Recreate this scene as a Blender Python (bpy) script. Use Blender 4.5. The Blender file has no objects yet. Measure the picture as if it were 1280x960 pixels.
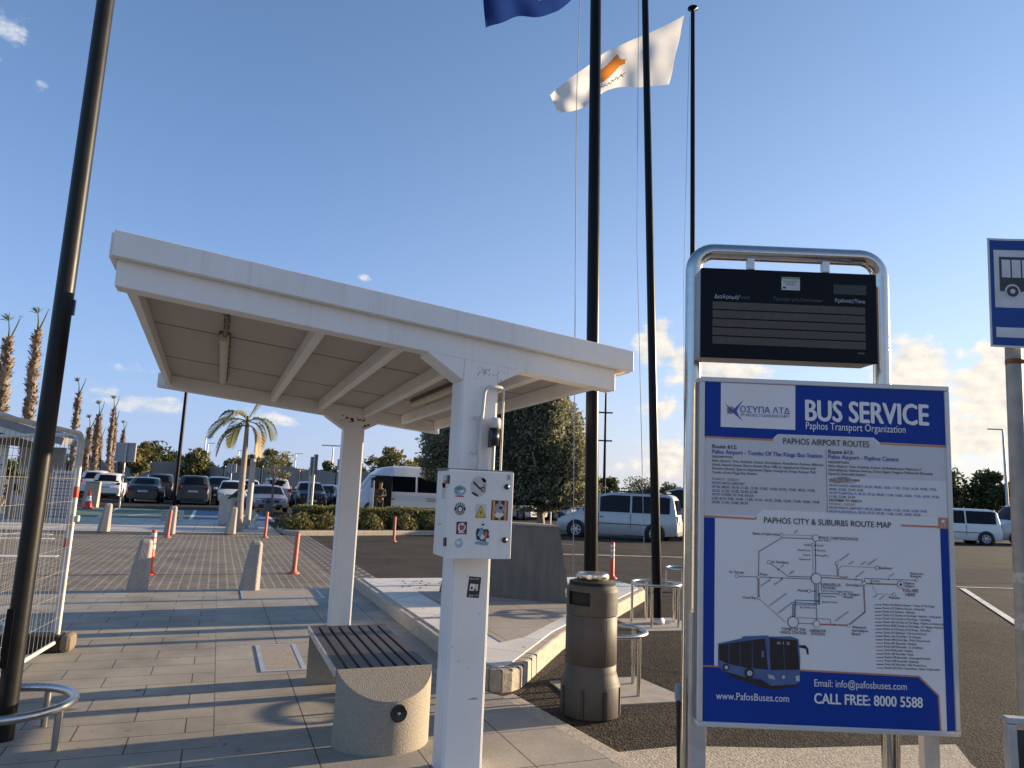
import bpy, bmesh, math, random
from mathutils import Vector, Matrix
R_ = math.radians
random.seed(7)
scene = bpy.context.scene
COL = scene.collection

# ------------------------------------------------------------------ camera
F_PX, PITCH, ROLL, EYE, YAW = 892.0, R_(8.7), R_(2.35), 1.55, R_(21.8)
cF = Vector((0, math.cos(PITCH), math.sin(PITCH)))
cR0 = Vector((1, 0, 0)); cU0 = Vector((0, -math.sin(PITCH), math.cos(PITCH)))
cR = cR0 * math.cos(ROLL) + cU0 * math.sin(ROLL)
cU = -cR0 * math.sin(ROLL) + cU0 * math.cos(ROLL)
def to_grid(v):
    c, s = math.cos(YAW), math.sin(YAW)
    return Vector((v[0]*c + v[1]*s, -v[0]*s + v[1]*c, v[2]))
gF, gR, gU = to_grid(cF), to_grid(cR), to_grid(cU)
cam_d = bpy.data.cameras.new('camera'); cam = bpy.data.objects.new('camera', cam_d); COL.objects.link(cam)
cam_d.sensor_width = 36; cam_d.lens = F_PX/1280*36; cam_d.clip_end = 3000; cam_d.clip_start = 0.05
m = Matrix.Identity(4)
for i in range(3):
    m[i][0], m[i][1], m[i][2] = gR[i], gU[i], -gF[i]
m[2][3] = EYE
cam.matrix_world = m
scene.camera = cam

# ------------------------------------------------------------------ light
SUN_EL, SUN_AZ = R_(10.3), R_(2.2)          # azimuth counted from +X towards +Y
sun_dir = Vector((math.cos(SUN_EL)*math.cos(SUN_AZ), math.cos(SUN_EL)*math.sin(SUN_AZ), math.sin(SUN_EL)))
sd = bpy.data.lights.new('sun', 'SUN'); sd.energy = 5.0; sd.angle = R_(0.6); sd.color = (1.0, 0.79, 0.53)
so = bpy.data.objects.new('sun', sd); COL.objects.link(so)
so.rotation_euler = (-sun_dir).to_track_quat('-Z', 'Y').to_euler()
scene.view_settings.view_transform = 'Standard'; scene.view_settings.look = 'None'
scene.view_settings.gamma = 1.0; scene.view_settings.exposure = 1.18
scene.view_settings.use_curve_mapping = False
SKY_STRENGTH = 0.11

world = bpy.data.worlds.new('World'); scene.world = world; world.use_nodes = True
def build_world():
    nt = world.node_tree; N, L = nt.nodes, nt.links; N.clear()
    def mth(op, a, b=None, c=None, clamp=False):
        n = N.new('ShaderNodeMath'); n.operation = op; n.use_clamp = clamp
        for i, v in enumerate((a, b, c)):
            if v is None: continue
            if isinstance(v, (int, float)): n.inputs[i].default_value = v
            else: L.new(v, n.inputs[i])
        return n.outputs[0]
    out = N.new('ShaderNodeOutputWorld'); bg = N.new('ShaderNodeBackground')
    sky = N.new('ShaderNodeTexSky'); sky.sky_type = 'NISHITA'; sky.sun_disc = False
    sky.sun_elevation = SUN_EL; sky.sun_rotation = math.pi/2 - SUN_AZ
    sky.air_density = 1.0; sky.dust_density = 0.25; sky.ozone_density = 3.0; sky.altitude = 20
    tc = N.new('ShaderNodeTexCoord'); sp = N.new('ShaderNodeSeparateXYZ'); L.new(tc.outputs['Generated'], sp.inputs[0])
    az = mth('MULTIPLY', mth('ARCTAN2', sp.outputs[0], sp.outputs[1]), 57.2958)
    el = mth('MULTIPLY', mth('ARCSINE', sp.outputs[2]), 57.2958)
    blobs = [  # az, el, size az, size el, amount
        (36.5, 10.4, 3.8, 2.2, 1.1), (33.2, 12.0, 1.9, 2.6, 1.2), (40.0, 9.6, 3.0, 1.3, .9), (51.6, 9.8, 3.6, 2.6, 1.15), (57.0, 8.0, 4.4, 3.4, 1.2), (56.5, 11.0, 2.0, 1.3, 1.0),
        (50.0, 5.0, 13., 2.4, 1.1), (33.5, 7.0, 3.5, 1.6, .75), (34.5, 3.0, 5, 2.2, .9),
        (-5.6, 5.2, 4.2, .9, .95), (-8.0, 5.9, 1.8, 0.7, .8), (-6.5, 7.6, 4.0, .8, .62), (-12, 5.2, 2, .9, .55),
        (3.3, 4.8, 4.0, .8, .85), (1.8, 5.4, 1.4, .6, .7), (9.4, 16.3, .9, .45, .8), (-18.5, 27.5, 4.0, 3.4, .72), (-14.2, 25.0, 1.0, 2.2, .58), (70, 7, 9, 4, 1.1), (-40, 8, 12, 3, .9), (100, 8, 14, 3, .7)]
    tot = None
    for (a, e, sa, se, amt) in blobs:
        da = mth('DIVIDE', mth('SUBTRACT', az, a), sa); de = mth('DIVIDE', mth('SUBTRACT', el, e), se)
        r2 = mth('ADD', mth('MULTIPLY', da, da), mth('MULTIPLY', de, de))
        g = mth('MULTIPLY', mth('EXPONENT', mth('MULTIPLY', r2, -1.0)), amt)
        tot = g if tot is None else mth('MAXIMUM', tot, g)
    cb = N.new('ShaderNodeCombineXYZ'); L.new(az, cb.inputs[0]); L.new(mth('MULTIPLY', el, 1.5), cb.inputs[1])
    def noise(vec, scale, detail, rough):
        n = N.new('ShaderNodeTexNoise'); n.inputs['Scale'].default_value = scale; n.inputs['Detail'].default_value = detail
        n.inputs['Roughness'].default_value = rough; L.new(vec, n.inputs['Vector']); return n.outputs[0]
    off = N.new('ShaderNodeVectorMath'); off.operation = 'ADD'; L.new(cb.outputs[0], off.inputs[0]); off.inputs[1].default_value = (.55, .45, 0)
    n1 = noise(cb.outputs[0], .42, 7, .58); n2 = noise(off.outputs[0], .42, 7, .58)
    dens = mth('SUBTRACT', mth('ADD', mth('MULTIPLY', n1, 1.55), mth('MULTIPLY', tot, 1.0)), 1.28)
    dens = mth('MULTIPLY', dens, 2.6, clamp=True)
    smooth = N.new('ShaderNodeMapRange'); smooth.interpolation_type = 'SMOOTHSTEP'; L.new(dens, smooth.inputs[0])
    d = mth('MULTIPLY', smooth.outputs[0], .92)
    lit = mth('ADD', mth('MULTIPLY', mth('SUBTRACT', n1, n2), 2.6), .55, clamp=True)
    # clouds nearer the sun are brighter and creamier
    near = N.new('ShaderNodeMapRange'); near.inputs[1].default_value = 0; near.inputs[2].default_value = 48; L.new(az, near.inputs[0])
    def mixc(f, a, b):
        mx = N.new('ShaderNodeMix'); mx.data_type = 'RGBA'
        for k, v in ((0, f), (6, a), (7, b)):
            if isinstance(v, (int, float)): mx.inputs[k].default_value = v
            elif isinstance(v, tuple): mx.inputs[k].default_value = v
            else: L.new(v, mx.inputs[k])
        return mx.outputs[2]
    k = 1.0/SKY_STRENGTH
    # pale haze low over the horizon, blue away from the sun and cream towards it
    def layer(scale, amt): return mth('MULTIPLY', mth('EXPONENT', mth('MULTIPLY', mth('MAXIMUM', el, 0.0), -1/scale)), amt)
    base = mixc(layer(16.0, .80), sky.outputs[0], mixc(near.outputs[0], (.14*k, .182*k, .41*k, 1), (.33*k, .30*k, .40*k, 1)))
    base = mixc(layer(3.6, .75), base, mixc(near.outputs[0], (.235*k, .30*k, .37*k, 1), (.39*k, .37*k, .32*k, 1)))
    dark = mixc(near.outputs[0], (.21*k, .26*k, .335*k, 1), (.35*k, .33*k, .305*k, 1))
    light = mixc(near.outputs[0], (.40*k, .40*k, .40*k, 1), (.53*k, .47*k, .38*k, 1))
    cc = mixc(lit, dark, light)
    L.new(mixc(d, base, cc), bg.inputs[0]); bg.inputs[1].default_value = SKY_STRENGTH
    L.new(bg.outputs[0], out.inputs[0])
build_world()

# ------------------------------------------------------------------ pixel helpers (photo pixels, 1280x960)
def ray(u, v): return gF + gR*((u-640)/F_PX) - gU*((v-480)/F_PX)
def G(u, v, z=0.0):
    d = ray(u, v); t = (z-EYE)/d.z; return Vector((d.x*t, d.y*t, z))
def AT(u, v, D):
    d = ray(u, v); f = Vector((math.sin(YAW), math.cos(YAW), 0)); t = D/d.dot(f); return Vector((d.x*t, d.y*t, EYE+d.z*t))
def PL(u, v, P, n):
    d = ray(u, v); n = Vector(n); o = Vector((0, 0, EYE)); t = (Vector(P)-o).dot(n)/d.dot(n); return o+d*t
CAM_R = -YAW     # rotation about z that turns local +x to the camera's right

# ------------------------------------------------------------------ materials
MATS = {}
def mat(name, col, rough=.6, metal=0.0, var=.12, scale=6.0, bump=0.0, bscale=None, spec=.5, col2=None, trans=0.0, emit=None, coat=0.0, detail=5):
    if name in MATS: return MATS[name]
    m = bpy.data.materials.new(name); m.use_nodes = True
    nt = m.node_tree; N, L = nt.nodes, nt.links; b = N['Principled BSDF']
    b.inputs['Roughness'].default_value = rough; b.inputs['Metallic'].default_value = metal
    b.inputs['Specular IOR Level'].default_value = spec
    if coat: b.inputs['Coat Weight'].default_value = coat; b.inputs['Coat Roughness'].default_value = .08
    tc = N.new('ShaderNodeTexCoord')
    n = N.new('ShaderNodeTexNoise'); n.inputs['Scale'].default_value = scale; n.inputs['Detail'].default_value = detail; n.inputs['Roughness'].default_value = .6
    L.new(tc.outputs['Object'], n.inputs['Vector'])
    cr = N.new('ShaderNodeValToRGB')
    c = Vector(col[:3]); c2 = Vector(col2[:3]) if col2 else c*(1+var)
    c1 = c if col2 else c*(1-var)
    cr.color_ramp.elements[0].position = .3; cr.color_ramp.elements[1].position = .7
    cr.color_ramp.elements[0].color = (*c1, 1); cr.color_ramp.elements[1].color = (*[min(1, q) for q in c2], 1)
    L.new(n.outputs[0], cr.inputs[0]); L.new(cr.outputs[0], b.inputs['Base Color'])
    rv = N.new('ShaderNodeMapRange'); rv.inputs[3].default_value = max(0, rough-.08); rv.inputs[4].default_value = min(1, rough+.1)
    L.new(n.outputs[0], rv.inputs[0]); L.new(rv.outputs[0], b.inputs['Roughness'])
    if bump:
        n2 = N.new('ShaderNodeTexNoise'); n2.inputs['Scale'].default_value = bscale or scale*6; n2.inputs['Detail'].default_value = 6
        L.new(tc.outputs['Object'], n2.inputs['Vector'])
        bp = N.new('ShaderNodeBump'); bp.inputs['Strength'].default_value = min(1, bump); bp.inputs['Distance'].default_value = .01
        L.new(n2.outputs[0], bp.inputs['Height']); L.new(bp.outputs[0], b.inputs['Normal'])
    if trans:
        tr = N.new('ShaderNodeBsdfTranslucent'); mx = N.new('ShaderNodeMixShader'); mx.inputs[0].default_value = trans
        L.new(cr.outputs[0], tr.inputs[0]); L.new(b.outputs[0], mx.inputs[1]); L.new(tr.outputs[0], mx.inputs[2])
        L.new(mx.outputs[0], N['Material Output'].inputs[0])
    if emit:
        b.inputs['Emission Color'].default_value = (*emit[:3], 1); b.inputs['Emission Strength'].default_value = emit[3]
    MATS[name] = m; return m

def tile_mat(name, c1, c2, mortar, bw, bh, mort, offset, rough=.75, speck=.25, stain=.35, bump=.25, rot=0.0, shift=(0, 0), spots_dark=.35):
    m = bpy.data.materials.new(name); m.use_nodes = True
    nt = m.node_tree; N, L = nt.nodes, nt.links; b = N['Principled BSDF']
    tc = N.new('ShaderNodeTexCoord'); mp = N.new('ShaderNodeMapping'); L.new(tc.outputs['Object'], mp.inputs[0])
    mp.inputs['Rotation'].default_value = (0, 0, rot); mp.inputs['Location'].default_value = (shift[0], shift[1], 0)
    br = N.new('ShaderNodeTexBrick'); L.new(mp.outputs[0], br.inputs['Vector'])
    br.offset = offset; br.offset_frequency = 2; br.squash = 1
    br.inputs['Scale'].default_value = 1; br.inputs['Brick Width'].default_value = bw; br.inputs['Row Height'].default_value = bh
    br.inputs['Mortar Size'].default_value = mort; br.inputs['Mortar Smooth'].default_value = .1; br.inputs['Bias'].default_value = 0
    br.inputs['Color1'].default_value = (*c1, 1); br.inputs['Color2'].default_value = (*c2, 1); br.inputs['Mortar'].default_value = (*mortar, 1)
    def noise(sc, det, ro=.6):
        n = N.new('ShaderNodeTexNoise'); n.inputs['Scale'].default_value = sc; n.inputs['Detail'].default_value = det; n.inputs['Roughness'].default_value = ro
        L.new(tc.outputs['Object'], n.inputs['Vector']); return n.outputs[0]
    def mr(v, a, b_, c, d):
        r = N.new('ShaderNodeMapRange'); L.new(v, r.inputs[0])
        for i, x in enumerate((a, b_, c, d)): r.inputs[i+1].default_value = x
        return r.outputs[0]
    def mul(a, f):
        mx = N.new('ShaderNodeMix'); mx.data_type = 'RGBA'; mx.blend_type = 'MULTIPLY'; mx.inputs[0].default_value = 1
        L.new(a, mx.inputs[6]); L.new(f, mx.inputs[7]); return mx.outputs[2]
    col = mul(br.outputs['Color'], mr(noise(190, 3), .32, .68, 1-speck, 1+speck))
    col = mul(col, mr(noise(1.1, 6, .65), .3, .7, 1-stain, 1+stain*.6))
    spots = noise(9, 2, .5)
    col = mul(col, mr(spots, .25, .31, .45, 1.0))
    vo = N.new('ShaderNodeTexVoronoi'); vo.inputs['Scale'].default_value = 3.3; L.new(tc.outputs['Object'], vo.inputs['Vector'])
    sepc = N.new('ShaderNodeSeparateColor'); L.new(vo.outputs['Color'], sepc.inputs[0])
    thr = N.new('ShaderNodeMath'); thr.operation = 'MULTIPLY'; L.new(sepc.outputs[0], thr.inputs[0]); thr.inputs[1].default_value = .11
    df = N.new('ShaderNodeMath'); df.operation = 'SUBTRACT'; L.new(vo.outputs['Distance'], df.inputs[0]); L.new(thr.outputs[0], df.inputs[1])
    col = mul(col, mr(df.outputs[0], -.03, .01, 1-spots_dark, 1.0))
    L.new(col, b.inputs['Base Color'])
    L.new(mr(noise(2.5, 4), .3, .7, rough-.12, rough+.1), b.inputs['Roughness'])
    b.inputs['Specular IOR Level'].default_value = .35
    ad = N.new('ShaderNodeMath'); ad.operation = 'MULTIPLY_ADD'; L.new(br.outputs['Fac'], ad.inputs[0]); ad.inputs[1].default_value = -1.0
    L.new(mr(noise(120, 4), 0, 1, 0, .5), ad.inputs[2])
    bp = N.new('ShaderNodeBump'); bp.inputs['Strength'].default_value = bump; bp.inputs['Distance'].default_value = .006
    L.new(ad.outputs[0], bp.inputs['Height']); L.new(bp.outputs[0], b.inputs['Normal'])
    MATS[name] = m; return m

def asphalt_mat(name, c, grain=160, contrast=.6, patch=.3, bump=.8):
    m = bpy.data.materials.new(name); m.use_nodes = True
    nt = m.node_tree; N, L = nt.nodes, nt.links; b = N['Principled BSDF']; tc = N.new('ShaderNodeTexCoord')
    v = N.new('ShaderNodeTexVoronoi'); v.inputs['Scale'].default_value = grain; L.new(tc.outputs['Object'], v.inputs['Vector'])
    n = N.new('ShaderNodeTexNoise'); n.inputs['Scale'].default_value = .6; n.inputs['Detail'].default_value = 8; n.inputs['Roughness'].default_value = .65
    L.new(tc.outputs['Object'], n.inputs['Vector'])
    mr = N.new('ShaderNodeMapRange'); L.new(v.outputs['Color'], mr.inputs[0]); mr.inputs[3].default_value = 1-contrast; mr.inputs[4].default_value = 1+contrast*1.3
    m2 = N.new('ShaderNodeMapRange'); L.new(n.outputs[0], m2.inputs[0]); m2.inputs[1].default_value = .3; m2.inputs[2].default_value = .7; m2.inputs[3].default_value = 1-patch; m2.inputs[4].default_value = 1+patch
    mu = N.new('ShaderNodeMath'); mu.operation = 'MULTIPLY'; L.new(mr.outputs[0], mu.inputs[0]); L.new(m2.outputs[0], mu.inputs[1])
    cv = N.new('ShaderNodeTexVoronoi'); cv.feature = 'DISTANCE_TO_EDGE'; cv.inputs['Scale'].default_value = .22
    wn = N.new('ShaderNodeTexNoise'); wn.inputs['Scale'].default_value = 1.6; wn.inputs['Detail'].default_value = 6; L.new(tc.outputs['Object'], wn.inputs['Vector'])
    wm = N.new('ShaderNodeVectorMath'); wm.operation = 'MULTIPLY_ADD'; L.new(wn.outputs['Color'], wm.inputs[0]); wm.inputs[1].default_value = (1.1, 1.1, 0); L.new(tc.outputs['Object'], wm.inputs[2]); L.new(wm.outputs[0], cv.inputs['Vector'])
    cm = N.new('ShaderNodeMapRange'); L.new(cv.outputs['Distance'], cm.inputs[0]); cm.inputs[1].default_value = .002; cm.inputs[2].default_value = .006; cm.inputs[3].default_value = .45
    os_ = N.new('ShaderNodeTexNoise'); os_.inputs['Scale'].default_value = .9; os_.inputs['Detail'].default_value = 2; L.new(tc.outputs['Object'], os_.inputs['Vector'])
    om = N.new('ShaderNodeMapRange'); L.new(os_.outputs[0], om.inputs[0]); om.inputs[1].default_value = .27; om.inputs[2].default_value = .34; om.inputs[3].default_value = .62
    for q in (cm, om):
        m3 = N.new('ShaderNodeMath'); m3.operation = 'MULTIPLY'; L.new(mu.outputs[0], m3.inputs[0]); L.new(q.outputs[0], m3.inputs[1]); mu = m3
    mx = N.new('ShaderNodeMix'); mx.data_type = 'RGBA'; mx.blend_type = 'MULTIPLY'; mx.inputs[0].default_value = 1
    mx.inputs[6].default_value = (*c, 1); L.new(mu.outputs[0], mx.inputs[7]); L.new(mx.outputs[2], b.inputs['Base Color'])
    b.inputs['Roughness'].default_value = .92; b.inputs['Specular IOR Level'].default_value = .12
    bp = N.new('ShaderNodeBump'); bp.inputs['Strength'].default_value = bump; bp.inputs['Distance'].default_value = .006
    L.new(v.outputs['Distance'], bp.inputs['Height']); L.new(bp.outputs[0], b.inputs['Normal'])
    MATS[name] = m; return m

# ------------------------------------------------------------------ mesh builder
class MB:
    def __init__(s): s.v = []; s.f = []; s.m = []; s.sm = []
    def add(s, vs, fs, mi=0, smooth=False):
        o = len(s.v); s.v += [tuple(p) for p in vs]
        for f in fs: s.f.append([i+o for i in f]); s.m.append(mi); s.sm.append(smooth)
        return s
    def box(s, c, d, mi=0, rz=0.0, M=None):
        x, y, z = d[0]/2, d[1]/2, d[2]/2
        vs = [Vector(p) for p in ((-x,-y,-z),(x,-y,-z),(x,y,-z),(-x,y,-z),(-x,-y,z),(x,-y,z),(x,y,z),(-x,y,z))]
        q = M if M is not None else Matrix.Rotation(rz, 3, 'Z')
        return s.add([q @ p + Vector(c) for p in vs], [(0,3,2,1),(4,5,6,7),(0,1,5,4),(1,2,6,5),(2,3,7,6),(3,0,4,7)], mi)
    def hexa(s, p8, mi=0):
        return s.add(p8, [(0,3,2,1),(4,5,6,7),(0,1,5,4),(1,2,6,5),(2,3,7,6),(3,0,4,7)], mi)
    def prism(s, poly, z0, z1, mi=0):
        n = len(poly); a = sum(poly[i][0]*poly[(i+1)%n][1]-poly[(i+1)%n][0]*poly[i][1] for i in range(n))
        if a < 0: poly = poly[::-1]
        vs = [(p[0], p[1], z0) for p in poly] + [(p[0], p[1], z1) for p in poly]
        fs = [tuple(range(n-1, -1, -1)), tuple(range(n, 2*n))] + [(i, (i+1)%n, n+(i+1)%n, n+i) for i in range(n)]
        return s.add(vs, fs, mi)
    def extr(s, poly, d, mi=0):          # polygon of 3d points extruded by vector d
        n = len(poly); d = Vector(d); vs = [Vector(p) for p in poly] + [Vector(p)+d for p in poly]
        fs = [tuple(range(n-1, -1, -1)), tuple(range(n, 2*n))] + [(i, (i+1)%n, n+(i+1)%n, n+i) for i in range(n)]
        return s.add(vs, fs, mi)
    def tube(s, pts, r, n=10, mi=0, caps=True, closed=False, smooth=True):
        pts = [Vector(p) for p in pts]; k = len(pts); rs = r if isinstance(r, (list, tuple)) else [r]*k
        vs = []; up = None
        for i, p in enumerate(pts):
            if closed: t = pts[(i+1)%k]-pts[i-1]
            else: t = pts[min(i+1, k-1)]-pts[max(i-1, 0)]
            t.normalize()
            if up is None: up = Vector((0, 0, 1)) if abs(t.z) < .9 else Vector((1, 0, 0))
            a = t.cross(up)
            if a.length < 1e-5: a = t.cross(Vector((0, 1, 0)))
            a.normalize(); b = a.cross(t).normalized(); up = b
            for j in range(n):
                q = 2*math.pi*j/n; vs.append(p + (a*math.cos(q)+b*math.sin(q))*rs[i])
        fs = []
        for i in range(k if closed else k-1):
            for j in range(n):
                i2 = (i+1) % k; fs.append((i*n+j, i*n+(j+1)%n, i2*n+(j+1)%n, i2*n+j))
        s.add(vs, fs, mi, smooth)
        if caps and not closed:
            s.add(vs[:n], [tuple(range(n-1, -1, -1))], mi); s.add(vs[-n:], [tuple(range(n))], mi)
        return s
    def lathe(s, prof, c=(0,0,0), n=32, mi=0, smooth=True, axis=None):
        vs = []; q = axis.to_track_quat('Z', 'Y').to_matrix() if axis is not None else Matrix.Identity(3)
        for (r, z) in prof:
            for j in range(n):
                a = 2*math.pi*j/n; vs.append(q @ Vector((r*math.cos(a), r*math.sin(a), z)) + Vector(c))
        fs = [(i*n+j, i*n+(j+1)%n, (i+1)*n+(j+1)%n, (i+1)*n+j) for i in range(len(prof)-1) for j in range(n)]
        return s.add(vs, fs, mi, smooth)
    def quad(s, a, b, c, d, mi=0): return s.add([a, b, c, d], [(0,1,2,3)], mi)
    def build(s, name, mats, parent=None, bevel=0.0, label=None, loc=None):
        me = bpy.data.meshes.new(name); me.from_pydata(s.v, [], s.f)
        for q in (mats if isinstance(mats, (list, tuple)) else [mats]): me.materials.append(q)
        me.polygons.foreach_set('material_index', s.m); me.polygons.foreach_set('use_smooth', s.sm); me.update()
        o = bpy.data.objects.new(name, me); COL.objects.link(o)
        if parent: o.parent = parent
        if loc: o.location = loc
        if label: o['label'] = label
        if bevel:
            b = o.modifiers.new('bevel', 'BEVEL'); b.width = bevel; b.segments = 2; b.limit_method = 'ANGLE'; b.angle_limit = R_(40)
        return o

def tag(o, label=None, cat=None, group=None, kind=None):
    if label: o['label'] = label
    if cat: o['category'] = cat
    if group: o['group'] = group
    if kind: o['kind'] = kind
    return o
def thing(name, label, cat, loc=(0,0,0), rz=0.0, group=None, rx=0.0):
    o = bpy.data.objects.new(name, None); COL.objects.link(o); o.empty_display_size = .2
    o.location = loc; o.rotation_euler = (rx, 0, rz)
    return tag(o, label, cat, group)
def copy_thing(src, label, loc, rz=None):
    r = src.copy(); COL.objects.link(r); r.location = loc
    if rz is not None: r.rotation_euler = (0, 0, rz)
    if label: r['label'] = label
    for ch in list(src.children):
        c = ch.copy(); COL.objects.link(c); c.parent = r
        for g in list(ch.children):
            d = g.copy(); COL.objects.link(d); d.parent = c
    return r
def S(t): t = max(0, min(1, t)); return t*t*(3-2*t)

# ------------------------------------------------------------------ palette
white_steel = mat('white_painted_steel', (.76, .745, .72), .45, var=.05, scale=2.2)
def weather(m, amount=.35, col=(.30, .25, .20)):
    nt = m.node_tree; N, L = nt.nodes, nt.links; b = N['Principled BSDF']; src = b.inputs['Base Color'].links[0].from_socket
    tc = N.new('ShaderNodeTexCoord'); mp = N.new('ShaderNodeMapping'); mp.inputs['Scale'].default_value = (14, 14, .9); L.new(tc.outputs['Object'], mp.inputs[0])
    n = N.new('ShaderNodeTexNoise'); n.inputs['Scale'].default_value = 1.6; n.inputs['Detail'].default_value = 5; n.inputs['Roughness'].default_value = .7; L.new(mp.outputs[0], n.inputs['Vector'])
    n2 = N.new('ShaderNodeTexNoise'); n2.inputs['Scale'].default_value = 1.3; n2.inputs['Detail'].default_value = 4; L.new(tc.outputs['Object'], n2.inputs['Vector'])
    r = N.new('ShaderNodeMapRange'); L.new(n.outputs[0], r.inputs[0]); r.inputs[1].default_value = .52; r.inputs[2].default_value = .78
    r2 = N.new('ShaderNodeMapRange'); L.new(n2.outputs[0], r2.inputs[0]); r2.inputs[1].default_value = .40; r2.inputs[2].default_value = .68; r2.inputs[4].default_value = amount
    f = N.new('ShaderNodeMath'); f.operation = 'MULTIPLY'; L.new(r.outputs[0], f.inputs[0]); L.new(r2.outputs[0], f.inputs[1])
    mx = N.new('ShaderNodeMix'); mx.data_type = 'RGBA'; L.new(f.outputs[0], mx.inputs[0]); L.new(src, mx.inputs[6]); mx.inputs[7].default_value = (*col, 1); L.new(mx.outputs[2], b.inputs['Base Color'])
weather(white_steel, .42)
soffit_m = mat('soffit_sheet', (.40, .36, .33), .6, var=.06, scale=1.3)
steel = mat('brushed_steel', (.54, .52, .49), .26, 1.0, var=.04, scale=5)
galv = mat('galvanised_steel', (.50, .49, .47), .5, .6, var=.18, scale=9)
black_paint = mat('black_paint', (.004, .004, .005), .30, var=.2, scale=5, spec=.15)
concrete = mat('terrazzo_concrete', (.31, .27, .215), .85, var=.45, scale=210, bump=.35, bscale=120)
stone = mat('bollard_stone', (.34, .31, .275), .9, var=.25, scale=60, bump=.8, bscale=45)
dark_wood = mat('dark_slats', (.055, .042, .036), .5, var=.3, scale=12)
rubber = mat('rubber', (.02, .02, .02), .8)
orange = mat('orange_plastic', (.75, .07, .015), .45, var=.08)
orange_faded = mat('faded_orange_plastic', (.50, .135, .075), .6, var=.1)
refl = mat('reflective_band', (.62, .62, .60), .4)
black_plastic = mat('black_plastic', (.015, .016, .02), .3)
rust = mat('rust', (.16, .07, .03), .85, var=.4, scale=30)

# ------------------------------------------------------------------ ground
def zg(x, y):
    z = -.03 + .2*S((y-30)/12)*S((16-x)/5) - .10*S((x-10)/5)*S((y-16)/8)
    return z
asph = asphalt_mat('road_asphalt', (.062, .053, .044), grain=70, contrast=.5)
asph_near = asphalt_mat('coarse_asphalt', (.044, .036, .028), grain=70, contrast=1.0, bump=1.0)
def sheet(name, x0, x1, y0, y1, step, m, dz=0.0, zf=zg):
    b = MB(); nx = max(1, int((x1-x0)/step)); ny = max(1, int((y1-y0)/step)); vs = []
    for j in range(ny+1):
        for i in range(nx+1):
            x = x0+(x1-x0)*i/nx; y = y0+(y1-y0)*j/ny; vs.append((x, y, zf(x, y)+dz))
    fs = [(j*(nx+1)+i, j*(nx+1)+i+1, (j+1)*(nx+1)+i+1, (j+1)*(nx+1)+i) for j in range(ny) for i in range(nx)]
    b.add(vs, fs, 0, True); o = b.build(name, m); return tag(o, kind='structure')
sheet('road', -60, 80, -20, 100, 2.0, asph)
far = MB(); far.add([(-900, -500, -.5), (900, -500, -.5), (900, 1200, -.5), (-900, 1200, -.5)], [(0,1,2,3)]); tag(far.build('terrain', mat('dry_ground', (.16, .14, .10), .9, scale=.2)), kind='structure')

pave_m = tile_mat('pavement_tiles', (.370, .328, .268), (.325, .29, .238), (.075, .065, .055), .62, .30, .0045, .5, speck=.42, stain=.36, shift=(.05, .0))
slab_m = tile_mat('pavement_slabs', (.355, .32, .272), (.325, .293, .252), (.075, .065, .055), .585, .60, .0045, 0, speck=.40, stain=.34, shift=(-.09, .2))
paver_m = tile_mat('pavers', (.22, .18, .135), (.175, .145, .108), (.35, .295, .22), .135, .27, .013, 0, stain=.35, speck=.15, bump=.4)
far_tile = tile_mat('plaza_tiles', (.58, .53, .46), (.54, .49, .425), (.24, .21, .18), .6, .6, .008, 0, stain=.2)
white_tile = tile_mat('plinth_tiles', (.70, .66, .61), (.65, .62, .57), (.13, .12, .11), 1.0, .62, .005, 0, stain=.18, speck=.1, rot=R_(45))
brown_tile = tile_mat('plinth_brown_tiles', (.40, .34, .275), (.37, .315, .26), (.10, .085, .07), .9, .9, .006, 0, stain=.2, speck=.15)
kerb_m = mat('kerb_concrete', (.42, .36, .285), .9, var=.25, scale=18, bump=.5, bscale=60)

b = MB(); b.prism([(-40, -12), (.12, -12), (.12, 11.5), (-40, 11.5)], -.3, 0.0); tag(b.build('pavement', pave_m), kind='structure')
b = MB(); b.prism([(.12, -12), (3.55, -12), (2.36, 3.6), (2.17, 5.4), (2.09, 5.55), (2.09, 11.5), (.12, 11.5)], -.3, .001); tag(b.build('pavement_slabs', slab_m), kind='structure')
b = MB(); b.prism([(3.55, -12), (3.69, -12), (2.50, 3.6), (2.30, 5.45), (2.17, 5.4), (2.36, 3.6)], -.3, -.003); tag(b.build('pavement_kerb', kerb_m, bevel=.01), kind='structure')
b = MB(); b.prism([(-40, 11.515), (1.98, 11.515), (1.98, 23.4), (-40, 23.4)], -.3, -.012); tag(b.build('paver_road', paver_m), kind='structure')
# sloping edge of the raised crossing, laid in dark and pale setts
ramp_m = tile_mat('ramp_setts', (.045, .042, .04), (.055, .050, .045), (.30, .26, .21), .30, .22, .030, .5, stain=.2, speck=.15)
b = MB()
b.add([(1.985, 11.52, -.014), (2.75, 11.9, -.026), (2.75, 23.3, -.026), (1.985, 23.4, -.014)], [(0,1,2,3)]); tag(b.build('ramp_edge', ramp_m), kind='structure')
sheet('plaza', -30, 1.9, 23.42, 31.4, 1.0, far_tile, dz=.04)
b = MB(); b.box((-14, 23.41, -.05), (31.8, .016, .16)); tag(b.build('plaza_kerb', kerb_m), kind='structure')

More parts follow.
